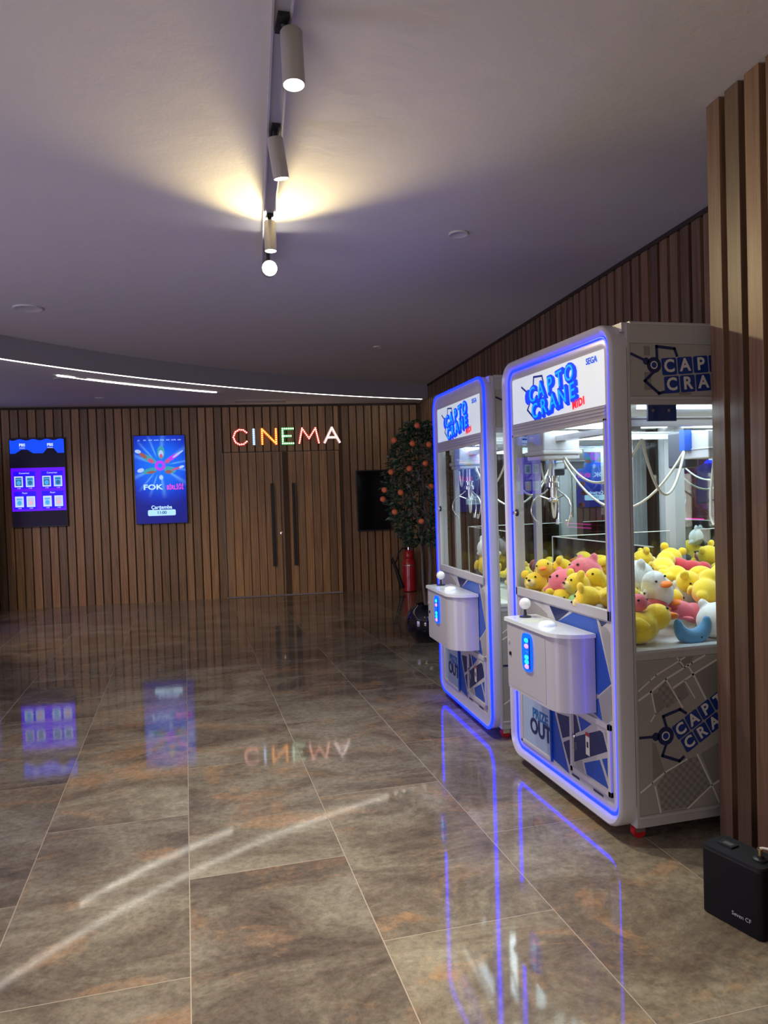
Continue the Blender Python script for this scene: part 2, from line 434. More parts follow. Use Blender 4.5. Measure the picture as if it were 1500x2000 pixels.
# ------------------------------------------------------------------ track lights
TRK = Vector((.085, 1, 0)).normalized()
def TP(y): return Vector((.36+.085*(y-2.45), y, 0))
tr = empty('light_track', (*TP(2.4)[:2], HM), -math.atan(.085), 'long grey ceiling track carrying the spotlights', 'track')
TRM = mat('track_metal', (.42, .42, .46), .4, .3); TRE = mat('track_edge', (.62, .62, .64), .35, .3)
mb = MB(); mb.box((-.030, -2.6, -.03), (.030, 2.75, 0), TRM); mb.build('channel', parent=tr)
for sx_ in (-1, 1):
    MB().box((sx_*.030-.004 if sx_ > 0 else -.034, -2.6, -.036), (.034 if sx_ > 0 else -.026, 2.75, 0), TRE).build('rail_lip', parent=tr)
HOUS = mat('lamp_housing', (.40, .38, .34), .4, .2)
def track_lamp(y, aim, L, r, label, es, dx=.03, z0=HM-.10, power=0, angle=60, col=(1, .93, .78), blend=.5):
    b = TP(y)+Vector((dx, 0, z0)); aim = Vector(aim).normalized()
    e = empty('track_spotlight', tuple(b), 0, label, 'spotlight', 'spotlights along the ceiling track')
    mb = MB(); mb.cyl((0, 0, 0), (-dx, 0, HM-.03-z0), .011, MATTBLK, 12); mb.box((-dx-.018, -.05, HM-.045-z0), (-dx+.018, .05, HM-.03-z0), MATTBLK)
    mb.build('stem', parent=e, smooth=40)
    T = aim.to_track_quat('Z', 'Y').to_matrix().to_4x4()
    T = T @ Matrix.Translation((0, 0, -.02))
    MB().lathe([(r*.9, 0), (r, .006), (r, L), (r*.93, L), (r*.93, L-.010)], HOUS, 32, T=T).build('housing', parent=e, smooth=35)
    lm = mat('lamp_face%g' % es, (1, 1, 1), .5, emit=(1, .98, .90), es=es)
    MB().lathe([(r*.92, L-.009), (r*.90, L-.005), (.002, L-.004)], lm, 32, T=T).build('lens', parent=e, smooth=35)
    if power:
        pos = b+aim*(L+.01)
        light('spotlight_beam', 'SPOT', pos, power, col, target=pos+aim, spot_size=math.radians(angle), spot_blend=blend, shadow_soft_size=r*.8)
    return e
track_lamp(2.52, (0, -.10, -1), .185, .037, 'track spotlight nearest the camera, hanging straight down', 12, power=130, angle=62, z0=3.05)
track_lamp(3.26, (.16, .14, -1), .165, .034, 'second track spotlight from the camera, tilted to the right', 12, dx=.0, z0=3.04, power=80, angle=70)
track_lamp(4.28, (.0, -.02, -1), .165, .034, 'third track spotlight, upright just before the glaring one', 12, dx=.0, z0=3.05, power=130, angle=110)
track_lamp(4.80, (-.04, -1, -.20), .13, .048, 'farthest track spotlight, turned towards the camera and glaring', 70, dx=.0, z0=2.955, power=150, angle=110, col=(1, .80, .40), blend=.9)
for yy_, aimv, pw in ((1.3, (-.55, .5, -1), 120), (.3, (-.3, .5, -1), 110)):
    track_lamp(yy_, aimv, .165, .034, 'track spotlight on the part of the track behind the frame, %s' % ('first beyond the picture edge' if yy_ > 1 else 'farthest back'), 12, dx=0, z0=3.05, power=pw, angle=95)

# ------------------------------------------------------------------ wall screens
def screen_root(name, x0, x1, z0, z1, label, cat):
    e = empty(name, tuple(FW((x0+x1)/2, -.005, z0)), AF, label, cat)
    w_, h_ = (x1-x0)/2, z1-z0
    MB().box((-w_, -.06, 0), (w_, 0, h_), BLACK).build('casing', parent=e, bevel=.004)
    return e, w_, h_
def emis(name, col, es): return mat(name, tuple(c*.5 for c in col), .5, emit=col, es=es)
fnF = lambda a, b, d: (a, d, b)
# left: schedule screen
e, w_, h_ = screen_root('wall_screen', -2.425, -1.66, 1.19, 2.485, 'black wall screen showing purple rows of small posters, leftmost on the slatted wall', 'screen')
dk = mat('screen_dark', (.004, .003, .008), .35, emit=(.01, .008, .03), es=.5, spec=.12); bl = emis('screen_blue', (.0, .055, .95), 1.1); pu = emis('screen_purple', (.085, .0, .93), 1.25)
pb = emis('screen_bluer', (.012, .0, .88), 1.1)
mb = MB(); mb.box((-w_+.01, -.0612, .012), (w_-.01, -.060, h_-.012), dk)
wave = [(-w_+.012, h_-.225)]
wave += [(-w_+.012+(2*w_-.024)*i/24, h_-.018-.022*(1+math.sin(i*1.05))/2) for i in range(25)]
wave += [(w_-.012, h_-.225)]
wave += [(w_-.10, h_-.225), (w_-.16, h_-.15), (w_-.24, h_-.15), (w_-.30, h_-.225), (-w_+.33, h_-.225), (-w_+.25, h_-.17), (-w_+.17, h_-.17), (-w_+.08, h_-.225)]
mb.prism(wave, fnF, -.0625, -.0612, bl)
y0_, y1_ = .235, h_-.435
mb.box((-w_+.012, -.0625, y0_), (w_-.012, -.0612, y1_), pu)
for sx_ in (-1, 1):
    for (za, zb) in ((y0_+.33, y1_-.05), (y0_+.03, y0_+.285)):
        cx_ = sx_*w_*.5; mb.box((cx_-.150, -.0632, za), (cx_+.150, -.0625, zb), pb)
mb.build('display', parent=e)
cw = emis('card_white', (.50, .58, .95), 1.1); c1 = emis('card_cyan', (.05, .35, .8), 1); c2 = emis('card_teal', (.02, .12, .28), 1); c3 = emis('card_pale', (.30, .55, .85), 1); c4 = emis('card_pink', (.75, .38, .5), 1)
for sx_ in (-1, 1):
    for r_, za in ((0, y0_+.35), (1, y0_+.06)):
        for j in (-1, 1):
            mb = MB()
            cx_ = sx_*w_*.5+j*.078
            mb.box((cx_-.058, -.0642, za), (cx_+.058, -.0632, za+.155), cw)
            a, b = ((c1, c2), (c3, c4))[r_] if j > 0 else ((c2, c1), (c3, c1))[r_]
            mb.box((cx_-.042, -.0650, za+.018), (cx_+.042, -.0642, za+.138), a)
            mb.ell((cx_, -.0650, za+.06), (.030, .0012, .034), b, n=12, k_=6)
            mb.box((cx_-.036, -.0655, za+.105), (cx_+.036, -.0650, za+.122), b)
            mb.build('poster_thumbnail', parent=e)
tx = emis('screen_text', (.62, .6, 1), 1.1); ms = []
def addt(t, s_, x, z, y=-.0645, m=None, rot=0, **kw):
    me = textmesh(t, s_, m or tx, ext=.0004, **kw); me.transform(TF(x, y, z, rot)); ms.append(me)
for sx_, d1, d2 in ((-1, 'Cumartesi', 'Pazar'), (1, 'Cumartesi', 'Pazar')):
    addt(d1, .034, sx_*w_*.5, y1_-.075); addt(d2, .034, sx_*w_*.5, y0_+.262)
    for j in (-1, 1):
        addt('11:00', .022, sx_*w_*.5+j*.078, y0_+.332); addt('14:00', .022, sx_*w_*.5+j*.078, y0_+.042)
    addt('PBS', .055, sx_*w_*.5-.01, h_-.105, m=emis('screen_text_bright', (.5, .6, 1), 1.2), bold=.002); addt('sinema', .028, sx_*w_*.5-.01, h_-.145)
joinmesh('lettering', e, ms)

# right: film poster screen
e, w_, h_ = screen_root('poster_screen', -.70, .045, 1.172, 2.49, 'bright blue film poster screen on the slatted wall, left of the cinema door', 'screen')
PM = mat('poster_picture', (0, 0, .1), .5); k = N(PM); oc, _ = k.coords(); s = k.n('ShaderNodeSeparateXYZ'); k.l(oc, s.inputs[0])
dx_ = s.outputs[0]; dz_ = k.math('SUBTRACT', s.outputs[2], .86)
d_ = k.math('SQRT', k.math('ADD', k.math('MULTIPLY', dx_, dx_), k.math('MULTIPLY', dz_, dz_)))
ang = k.math('ARCTAN2', dz_, dx_)
rays = k.math('POWER', k.math('ABSOLUTE', k.math('SINE', k.math('ADD', k.math('MULTIPLY', ang, 6), k.math('SINE', k.math('MULTIPLY', ang, 3))))), 14)
base = k.ramp(d_, [(.0, (.0, .20, .9)), (.3, (.0, .10, .80)), (.46, (.0, .03, .5)), (.62, (.0, .008, .22)), (.9, (.0, .004, .16))])
fall = k.ramp(d_, [(.12, (0, 0, 0)), (.2, (.45, .45, .45)), (.44, (.12, .12, .12)), (.5, (0, 0, 0))])
rf = k.n('ShaderNodeMix', data_type='RGBA', blend_type='MULTIPLY'); rf.inputs[0].default_value = 1; k.l(rays, rf.inputs[6]); k.l(fall, rf.inputs[7])
k.l(k.mix(rf.outputs[2], base, (.25, .65, 1)), k.b.inputs['Emission Color']); k.b.inputs['Emission Strength'].default_value = 1.0
MB().box((-w_+.006, -.0625, .008), (w_-.006, -.060, h_-.008), PM).build('display', parent=e)
mb = MB()
teal = emis('art_teal', (.04, .32, .42), .9); brown = emis('art_brown', (.28, .10, .10), .9); pale = emis('art_pale', (.35, .5, .95), 1); mag = emis('art_magenta', (.42, .03, .95), 1.1); red_ = emis('art_red', (.55, .08, .25), .9)
def blob(x, z, rx, rz, m, a=0, y=-.0630, dy=.0008):
    mb.ell((x, y, z), (rx, dy, rz), m, Matrix.Rotation(-a, 3, 'Y'), 16, 8)
blob(-.16, .97, .13, .045, teal, -.5); blob(-.24, 1.02, .07, .030, brown, -.6, -.0636); blob(-.31, 1.08, .045, .028, pale, -.2, -.0640); blob(-.13, .94, .05, .03, red_, -.5, -.0642)
blob(.02, 1.06, .055, .10, teal, 0); blob(.02, 1.04, .035, .055, pale, 0, -.0636); blob(.02, 1.01, .022, .035, red_, 0, -.0640)
blob(.18, .98, .13, .030, mag, .55); blob(.26, 1.03, .10, .014, pale, .6, -.0636); blob(.11, .93, .04, .03, red_, .6, -.0640)
blob(-.15, .79, .11, .042, teal, .25); blob(-.13, .77, .07, .02, brown, .1, -.0636); blob(-.28, .80, .05, .03, pale, .3, -.0640)
blob(.14, .80, .09, .05, teal, -.2); blob(.12, .77, .05, .03, brown, 0, -.0636); blob(.25, .82, .10, .016, red_, .3, -.0640); blob(.31, .84, .04, .02, pale, .3, -.0644)
blob(.01, .69, .030, .035, pale, 0)
for j in range(24):
    t = 2*PI*j/24; mb.ell((.055*math.cos(t)+.0, -.0646, .865+.055*math.sin(t)), (.022, .0008, .022), mag, n=8, k_=5)
mb.build('artwork', parent=e)
ms = []; lb = emis('art_text_pale', (.40, .62, 1), 1.2); pk = emis('art_text_pink', (1, .05, .55), 1.2); bx = emis('art_box', (.38, .68, .95), 1.0); nv = emis('art_text_navy', (.02, .12, .35), .7)
addt('FOK', .105, -.115, .545, m=lb, bold=.003, sx=1.35); addt('BİRLİĞİ', .092, .205, .535, m=pk, bold=.0005, sx=.72)
addt('Çarşamba', .072, .0, .245, m=lb, bold=.002); addt('11:00', .062, .0, .165, y=-.0665, m=nv, bold=.002)
for i, t in enumerate(('J.K.', 'SIM', 'MAY', 'ALAN', 'ROB', 'SAM', 'KATE', 'LEO')): addt(t, .027, -.29+i*.083, h_-.075, m=lb)
joinmesh('lettering', e, ms)
mb = MB(); n8 = []
for cx_, cz_, st in ((.175, .02, -PI/2), (.175, .02, 0), ):
    pass
r_ = .02; X_, Z_ = .20, .044
poly = [(X_-r_+r_*math.cos(t), Z_-r_+r_*math.sin(t)) for t in [PI/2*i/5 for i in range(6)]]
poly += [(-X_+r_+r_*math.cos(t), Z_-r_+r_*math.sin(t)) for t in [PI/2+PI/2*i/5 for i in range(6)]]
poly += [(-X_+r_+r_*math.cos(t), -Z_+r_+r_*math.sin(t)) for t in [PI+PI/2*i/5 for i in range(6)]]
poly += [(X_-r_+r_*math.cos(t), -Z_+r_+r_*math.sin(t)) for t in [1.5*PI+PI/2*i/5 for i in range(6)]]
mb.prism([(a, b+.165) for a, b in poly], fnF, -.0645, -.0625, bx); mb.build('time_box', parent=e)
# dark framed panel behind the tree
e, w_, h_ = screen_root('dark_screen', 2.60, 3.14, .94, 1.89, 'switched-off black screen on the slatted wall, partly behind the orange tree', 'screen')
MB().box((-w_+.02, -.0615, .02), (w_-.02, -.060, h_-.02), mat('dark_glass', (.004, .004, .005), .08)).build('display', parent=e)

# ------------------------------------------------------------------ CINEMA letters with bulbs
LET = {
 'C': ([(.93, .80), (.72, .97), (.45, 1.0), (.18, .85), (.05, .5), (.18, .15), (.45, 0), (.72, .03), (.93, .20)],),
 'I': ([(.5, 0), (.5, 1)],),
 'N': ([(.08, 0), (.08, 1)], [(.08, 1), (.92, 0)], [(.92, 0), (.92, 1)]),
 'E': ([(.1, 0), (.1, 1)], [(.1, 1), (.9, 1)], [(.1, .5), (.72, .5)], [(.1, 0), (.9, 0)]),
 'M': ([(.0, 0), (.16, 1)], [(.16, 1), (.5, .3)], [(.5, .3), (.84, 1)], [(.84, 1), (1, 0)]),
 'A': ([(.02, 0), (.5, 1)], [(.5, 1), (.98, 0)], [(.25, .34), (.75, .34)]),
}
cols = {'C': ('red', (.55, .03, .02)), 'I': ('pale blue', (.25, .42, .7)), 'N': ('orange', (.8, .2, .01)), 'E': ('green', (.08, .35, .10)), 'M': ('dark red', (.5, .05, .03)), 'A': ('pinkish white', (.6, .42, .38))}
bulbc = {'C': (1, .80, .62), 'I': (.80, .93, 1), 'N': (1, .60, .10), 'E': (.90, 1, .85), 'M': (1, .72, .55), 'A': (1, .88, .84)}
lx = [(.745, .225), (1.02, .08), (1.165, .25), (1.475, .20), (1.745, .30), (2.13, .24)]
for ch, (x0, wd) in zip('CINEMA', lx):
    zb = 2.325 + .005*(x0-.7); H_ = .225
    e = empty('sign_letter', tuple(FW(x0+wd/2, 0, zb)), AF, '%s marquee letter %s with lit bulbs, part of the CINEMA sign above the door' % (cols[ch][0], ch), 'sign letter', 'lit letters of the cinema sign')
    body = mat('letter_'+ch, cols[ch][1], .4, emit=cols[ch][1], es=.35); bm_ = mat('bulb_'+ch, (1, 1, 1), .4, emit=bulbc[ch], es=3.4)
    mb = MB(); bb = MB()
    for st in LET[ch]:
        P_ = [((a-.5)*wd, b*H_) for a, b in st]
        for (a, b) in zip(P_, P_[1:]):
            va, vb = Vector(a), Vector(b); d = (vb-va).normalized(); q = Vector((-d.y, d.x))*.021; va -= d*.012; vb += d*.012
            mb.prism([tuple(va-q), tuple(vb-q), tuple(vb+q), tuple(va+q)], fnF, -.045-.0003*len(mb.v)/100, 0, body)
        tot = sum((Vector(b)-Vector(a)).length for a, b in zip(P_, P_[1:])); nb = max(2, round(tot/.030))
        for i in range(nb+1):
            dd = tot*i/nb
            for a, b in zip(P_, P_[1:]):
                l_ = (Vector(b)-Vector(a)).length
                if dd <= l_+1e-6: break
                dd -= l_
            p = Vector(a).lerp(Vector(b), min(1, dd/l_)); bb.ell((p.x, -.052, p.y), (.0095, .0095, .0095), bm_, n=8, k_=6)
    mb.build('channel', parent=e); bb.build('bulbs', parent=e, smooth=60)

# ------------------------------------------------------------------ claw machines
def rrect(w_, z0, z1, r, n=8):
    out = []
    for cx_, cz_, st in ((w_-r, z1-r, 0), (-w_+r, z1-r, PI/2), (-w_+r, z0+r, PI), (w_-r, z0+r, 1.5*PI)):
        for i in range(n+1):
            t = st+PI/2*i/n; out.append((cx_+r*math.cos(t), cz_+r*math.sin(t)))
    return out
def ring(mb, prof, w_, z0, z1, r, m, closed=True):
    """prof: list of (inset, y)"""
    loops = []
    for ins, y in prof:
        loops.append([(a, y, b) for a, b in rrect(w_-ins, z0+ins, z1-ins, max(.012, r-ins))])
    n = len(loops[0]); vs = [p for l_ in loops for p in l_]; fs = []
    K = len(loops)
    for i in range(K if closed else K-1):
        a, b = i*n, ((i+1) % K)*n
        for j in range(n): fs.append((a+j, a+(j+1) % n, b+(j+1) % n, b+j))
    mb.add(vs, fs, m)
MARQ = mat('marquee_backlit', (.8, .8, .8), .25, emit=(.58, .72, .76), es=.50)
INL = mat('cabinet_lamp', (1, 1, 1), .5, emit=(.82, .95, 1), es=5)
CBLUE = mat('logo_blue_lit', (.0, .05, .7), .3, emit=(0, .035, .85), es=.75)
CCYAN = mat('logo_cyan_lit', (.0, .3, .9), .3, emit=(.0, .30, 1), es=.9)
CRED = mat('logo_red_lit', (.8, .02, .05), .3, emit=(.75, .02, .05), es=.6)
CNAVY = mat('logo_navy_lit', (.0, .01, .2), .3, emit=(.0, .01, .25), es=.3)
CABLE = mat('cream_cable', (.62, .60, .50), .5)
BRK = mat('blue_bracket', (.01, .07, .45), .4)
def line(mb, pts_, wd, fn, d0, d1, m):
    for a, b in zip(pts_, pts_[1:]):
        a, b = Vector(a), Vector(b); d = (b-a).normalized(); q = Vector((-d.y, d.x))*wd/2; a = a-d*wd*.4; b = b+d*wd*.4
        mb.prism([tuple(a-q), tuple(b-q), tuple(b+q), tuple(a+q)], fn, d0, d1, m)
def hubdisc(mb, c, r, fn, d0, d1, m, n=20):
    mb.prism([(c[0]+r*math.cos(2*PI*i/n), c[1]+r*math.sin(2*PI*i/n)) for i in range(n)], fn, d0, d1, m)
def rot2(p, a, o, s_=1): return (o[0]+s_*(p[0]*math.cos(a)-p[1]*math.sin(a)), o[1]+s_*(p[0]*math.sin(a)+p[1]*math.cos(a)))
def sq(cx_, cy_, h, r=.2):
    out = []
    for sx_, sy_, st in ((1, 1, 0), (-1, 1, PI/2), (-1, -1, PI), (1, -1, 1.5*PI)):
        for i in range(4):
            t = st+PI/2*i/3; out.append((cx_+sx_*(h-r*h)+r*h*math.cos(t), cy_+sy_*(h-r*h)+r*h*math.sin(t)))
    return out
S = .565
fnS = lambda a, b, d: (S+d, a, b)                    # right side face (+x): a = depth, b = z
def side_logo(mb, letters, o, a, s_, hub, arm1, arm2, rod, r):
    """grid of letter squares; o = centre of the first C"""
    PT = .080*s_
    for rr_, word in enumerate(('CAPTO', 'CRANE')):
        for i, chx in enumerate(word):
            c = rot2((i*PT+.006*rr_, -rr_*PT), a, o)
            mb.prism([rot2(p, a, c) for p in sq(0, 0, PT*.46)], fnS, .0012, .0022, SQB)
            me = textmesh(chx, PT*.95, GREYW, ext=.0004, bold=.0022*s_)
            T = Matrix.Translation((S+.0026, c[0], c[1])) @ Matrix(((0, 0, 1, 0), (1, 0, 0, 0), (0, 1, 0, 0), (0, 0, 0, 1))) @ Matrix.Rotation(a, 4, 'Z')
            me.transform(T); letters.append(me)
    hubdisc(mb, hub, r, fnS, .0012, .0024, NAVY); hubdisc(mb, hub, r*.50, fnS, .0024, .0028, GREYW); hubdisc(mb, hub, r*.36, fnS, .0028, .0032, SQB)
    for ar in (arm1, arm2): line(mb, ar, .0125, fnS, .0012, .0020, NAVY)
    line(mb, rod, .011, fnS, .0012, .0020, NAVY); hubdisc(mb, (hub[0]+(rod[0][0]-hub[0])*r*1.2/max(.001, math.dist(rod[0], hub)), hub[1]+(rod[0][1]-hub[1])*r*1.2/max(.001, math.dist(rod[0], hub))), r*.45, fnS, .0012, .0024, NAVY)
SQB = mat('square_blue', (.012, .035, .22), .3); GREYW = mat('print_white', (.60, .58, .56), .35)

def fuse(ms_, k0):
    vs = []; fs = []
    for me in ms_[k0:]:
        b = len(vs); vs += [tuple(v.co) for v in me.vertices]; fs += [[b+q for q in p.vertices] for p in me.polygons]
    m = ms_[k0].materials[0]; me = bpy.data.meshes.new('lettering'); me.from_pydata(vs, [], fs); me.materials.append(m); me.update(); ms_[k0:] = [me]
def claw_machine(loc, rz, label, near=True):
    R_ = empty('claw_machine', loc, rz, label, 'arcade machine', 'white claw machines')
    def B(mb, name, **kw): return mb.build(name, parent=kw.pop('parent', R_), **kw)
    ZT, ZB = 2.235, .055
    # rounded white front rim and LED line
    mb = MB()
    if near:
        prof = [(0, .05), (0, -.012), (.004, -.024), (.013, -.030), (.026, -.022), (.040, -.007), (.044, -.001), (.057, -.001), (.062, -.004), (.088, -.003), (.088, .05)]
        led = [(.043, -.001), (.045, -.007), (.050, -.009), (.056, -.007), (.058, -.001)]
    else:
        prof = [(0, .05), (0, .0), (.004, -.006), (.018, -.008), (.030, -.004), (.060, -.003), (.088, -.003), (.088, .05)]
        led = [(-.003, -.002), (-.002, -.010), (.005, -.014), (.013, -.012), (.015, -.006)]
    ring(mb, prof, S, ZB, ZT, .115, WHITE); B(mb, 'front_rim', smooth=50)
    mb = MB(); ring(mb, led, S, ZB, ZT, .115, LEDB); B(mb, 'led_strip', smooth=50)
    # corner columns, rails
    for nm, x0, x1, y0, y1 in (('corner_post', S-.055, S, .048, .064), ('corner_post', -S, -S+.055, .048, .064), ('corner_post', S-.06, S, .97, 1.06), ('corner_post', -S, -S+.06, .97, 1.06)):
        mb = MB(); mb.box((x0, y0, .075), (x1, y1, 2.225), ALU)
        xo = x1 if x1 > 0 else x0; sgn = 1 if x1 > 0 else -1
        for q in (.25, .6): mb.box((xo, y0+(y1-y0)*q-.002, .08), (xo+sgn*.002, y0+(y1-y0)*q+.002, 2.22), WHITE2)
        B(mb, nm)
    for sgn in (-1, 1):
        for z0, z1 in ((.075, .125), (.795, .835), (1.883, 1.918), (2.142, 2.232)):
            mb = MB()
            a, b = sorted((sgn*(S-.05), sgn*(S+.002))); mb.box((a, .064, z0), (b, .97, z1), ALU)
            a, b = sorted((sgn*(S+.0015), sgn*(S+.006))); mb.box((a, .064, z1-.012), (b, .97, z1-.004), WHITE2)
            B(mb, 'side_rail')
    mb = MB(); mb.box((-S+.005, .03, 2.19), (S-.005, 1.06, 2.228), WHITE2); B(mb, 'roof')
    mb = MB(); mb.box((-S+.03, .06, .09), (S-.03, 1.05, .11), WHITE2); mb.box((-S+.02, 1.045, .09), (S-.02, 1.06, .84), WHITE2); B(mb, 'base')
    mb = MB(); mb.box((-S+.02, 1.045, 1.89), (S-.02, 1.06, 2.2), WHITE2); B(mb, 'back_header')
    mb = MB(); mb.box((-S+.03, .03, .805), (S-.03, 1.04, .825), mat('tray_white', (.75, .75, .75), .5)); B(mb, 'prize_tray')
    mb = MB(); mb.box((-S+.03, 1.036, .83), (S-.03, 1.044, 1.89), MIRROR); B(mb, 'mirror_back')
    mb = MB(); mb.box((-S+.03, .03, 1.90), (S-.03, 1.04, 1.915), WHITE2); B(mb, 'inner_ceiling')
    # side panels lower / upper with print
    for sgn in (1, -1):
        mb = MB(); a, b = sorted((sgn*(S-.012), sgn*(S-.002))); mb.box((a, .06, .12), (b, .975, .80), GREY1)
        letters = []
        if sgn > 0:
            mb.box((S-.002, .068, .127), (S, .97, .793), GREY1)
            W_ = GREYW
            # pale seams
            for sg in (([(.07, .665), (.127, .705), (.156, .725), (.30, .793)], .006), ([(.07, .625), (.127, .655), (.204, .704), (.334, .763), (.40, .793)], .008), ([(.204, .704), (.283, .575)], .007), ([(.235, .661), (.337, .712), (.48, .775), (.97, 1.0)], .008),
                       ([(.311, .760), (.342, .712), (.400, .60)], .007), ([(.127, .53), (.150, .560), (.121+.01, .66)], .006), ([(.297, .69), (.345, .61)], .006), ([(.262, .793), (.30, .745)], .006),
                       ([(.07, .228), (.127, .262), (.189, .300), (.30, .345)], .007), ([(.353, .36), (.424, .215), (.46, .135)], .007), ([(.14, .245), (.165, .127)], .006), ([(.30, .127), (.424, .215), (.60, .285), (.97, .44)], .007), ([(.49, .77), (.75, .60)], .006), ([(.60, .5), (.72, .25)], .006)):
                pts_, wd = sg; pts_ = [(max(.070, min(.968, x)), max(.129, min(.791, z))) for x, z in pts_]
                line(mb, pts_, wd, fnS, .0, .0008, W_)
            pg = lambda P_, m: mb.prism(P_, fnS, 0, .0006, m)
            pg([(.130, .640), (.160, .560), (.198, .585), (.170, .655)], GREY2); pg([(.165, .665), (.205, .575), (.272, .612), (.207, .698)], GREYD)
            pg([(.245, .655), (.292, .682), (.318, .625), (.276, .598)], GREY2); pg([(.345, .72), (.47, .765), (.56, .68), (.41, .60)], GREY2)
            pg([(.270, .765), (.30, .791), (.345, .791), (.322, .760), (.29, .742)], GREY2)
            pg([(.130, .44), (.130, .275), (.188, .305), (.145, .435)], GREY2); pg([(.195, .30), (.285, .345), (.350, .350), (.417, .215), (.30, .135), (.172, .135), (.150, .25)], GREYD)
            pg([(.37, .36), (.43, .225), (.60, .30), (.70, .50)], GREY2)
            hub = (.196, .459)
            side_logo(mb, letters, (.272, .480), math.radians(29.5), .92, hub, [(.203, .49), (.186, .545), (.270, .567), (.298, .548)], [(.201, .43), (.178, .375), (.262, .342), (.283, .357)], [(.072, .464), (.175, .460)], .040)
        sp_ = B(mb, 'side_panel')
        if letters: joinmesh('lettering', sp_, letters)
        mb = MB(); mb.box((a, .06, 1.91), (b, .975, 2.15), GREY1); letters = []
        if sgn > 0:
            mb.box((S-.002, .068, 1.92), (S, .97, 2.14), mat('pale_print', (.33, .32, .31), .35))
            for q in ((.131, 1.945, .165, 2.02), (.49, 1.93, .56, 1.99), (.131, 2.09, .16, 2.13), (.30, 1.925, .36, 1.935)): mb.prism([(q[0], q[1]), (q[2], q[1]), (q[2], q[3]), (q[0], q[3])], fnS, 0, .0006, GREY2)
            side_logo(mb, letters, (.252, 2.045), math.radians(4), .98, (.178, 2.050), [(.194, 2.075), (.192, 2.129), (.280, 2.121), (.291, 2.092)], [(.179, 2.024), (.133, 1.983), (.200, 1.930), (.227, 1.936)], [(.070, 2.096), (.150, 2.063)], .034)
        sp_ = B(mb, 'header_panel')
        if letters: joinmesh('lettering', sp_, letters)
        a, b = sorted((sgn*(S-.020), sgn*(S-.014)))
        mb = MB(); mb.box((a, .05, .825), (b, .98, 1.895), GLASS); B(mb, 'side_glass')
    # front: fixed frame pieces (inside of the rim)
    mb = MB(); WI = S-.085
    mb.box((-WI, -.002, 2.135), (WI, .04, 2.155), WHITE); mb.box((-WI, -.006, 1.835), (WI, .04, 1.893), ALU)
    for q in (1.85, 1.865, 1.88): mb.box((-WI, -.010, q), (WI, -.005, q+.006), WHITE)
    B(mb, 'front_crossbar')
    # marquee
    mb = MB(); mb.box((-WI, .0, 1.893), (WI, .02, 2.135), MARQ); mq = B(mb, 'marquee')
    ms_ = []
    def mt(t, s_, x, z, y, m, rot=0, **kw):
        me = textmesh(t, s_, m, ext=.0006, **kw); me.transform(TF(x, y, z, rot)); ms_.append(me)
    ra = math.radians(7)
    words = (('CAPTO', -.222, 2.022, ), ('CRANE', -.195, 1.936))
    for wtxt, x0, z0 in words:
        for i, chx in enumerate(wtxt):
            cx_ = x0+i*.098; cz_ = z0+i*.013
            mk0 = len(ms_)
            for kk in range(7): mt(chx, .118, cx_+.003*kk, cz_-.0016*kk, -.002-.0002*(9-kk), CBLUE, ra, bold=.0070)
            fuse(ms_, mk0)
            mt(chx, .108, cx_-.002, cz_+.001, -.0060, CCYAN, ra, bold=.0005)
    mt('SEGA', .040, .368, 2.101, -.003, mat('sega_blue', (0, .05, .5), .3, emit=(.0, .06, .45), es=.8), 0, bold=.0008)
    mt('MIDI', .050, .245, 1.927, -.0035, CRED, ra, bold=.0022, space=1.15)
    joinmesh('lettering', mq, ms_)
    fnM = lambda a, b, d: (a, -d, b)
    mb = MB(); line(mb, [(-.215, 2.07), (-.208, 2.116), (-.115, 2.108), (-.10, 2.07)], .010, fnM, .002, .003, CNAVY)
    line(mb, [(-.355, 2.083), (-.285, 2.045)], .010, fnM, .002, .003, CNAVY); line(mb, [(-.262, 1.985), (-.290, 1.955), (-.208, 1.900), (-.165, 1.912)], .010, fnM, .002, .003, CNAVY)
    hubdisc(mb, (-.275, 2.020), .040, fnM, .002, .0035, CBLUE); mb.build('claw_emblem', parent=mq)
    # window door
    zf0, zf1 = .955, 1.835
    mb = MB(); fr_ = .018
    mb.box((-WI, -.010, zf0), (WI, .012, zf0+.045), WHITE2); mb.box((-WI, -.010, zf1-.012), (WI, .012, zf1), WHITE2)
    mb.box((-WI, -.010, zf0), (-WI+fr_, .012, zf1), WHITE2); mb.box((WI-fr_, -.010, zf0), (WI, .012, zf1), WHITE2)
    dr = B(mb, 'window_door', bevel=.002)
    MB().box((-WI+fr_-.004, -.003, zf0+.04), (WI-fr_+.004, .003, zf1-.008), GLASS).build('glass', parent=dr)
    kb = MB(); T = Matrix.Translation((-WI+.035, -.004, 1.41)) @ Matrix.Rotation(PI/2, 4, 'X')
    kb.lathe([(.020, 0), (.020, .006), (.016, .008)], MATTBLK, 16, T=T); kb.lathe([(.009, .006), (.011, .022), (.009, .026)], STEEL, 14, T=T); kb.build('lock_knob', parent=dr, smooth=40)
    # lower front panel with printed polygons (pieces standing proud by 1 mm)
    mb = MB(); LP = lambda P_, m, d=.001: mb.prism(P_, fnM, -.001, d, m)
    mb.box((-WI, .0, .14), (WI, .02, zf0), WHITE2)
    LP([(-.46, .945), (-.30, .945), (-.13, .90), (-.105, .84), (-.46, .84)], GREY1)
    LP([(-.10, .945), (.105, .945), (-.028, .872)], NAVY); LP([(.14, .945), (.355, .945), (.466, .68), (.36, .605), (-.02, .605), (-.02, .875)], BLUE); LP([(.372, .945), (.444, .945), (.40, .92)], NAVY)
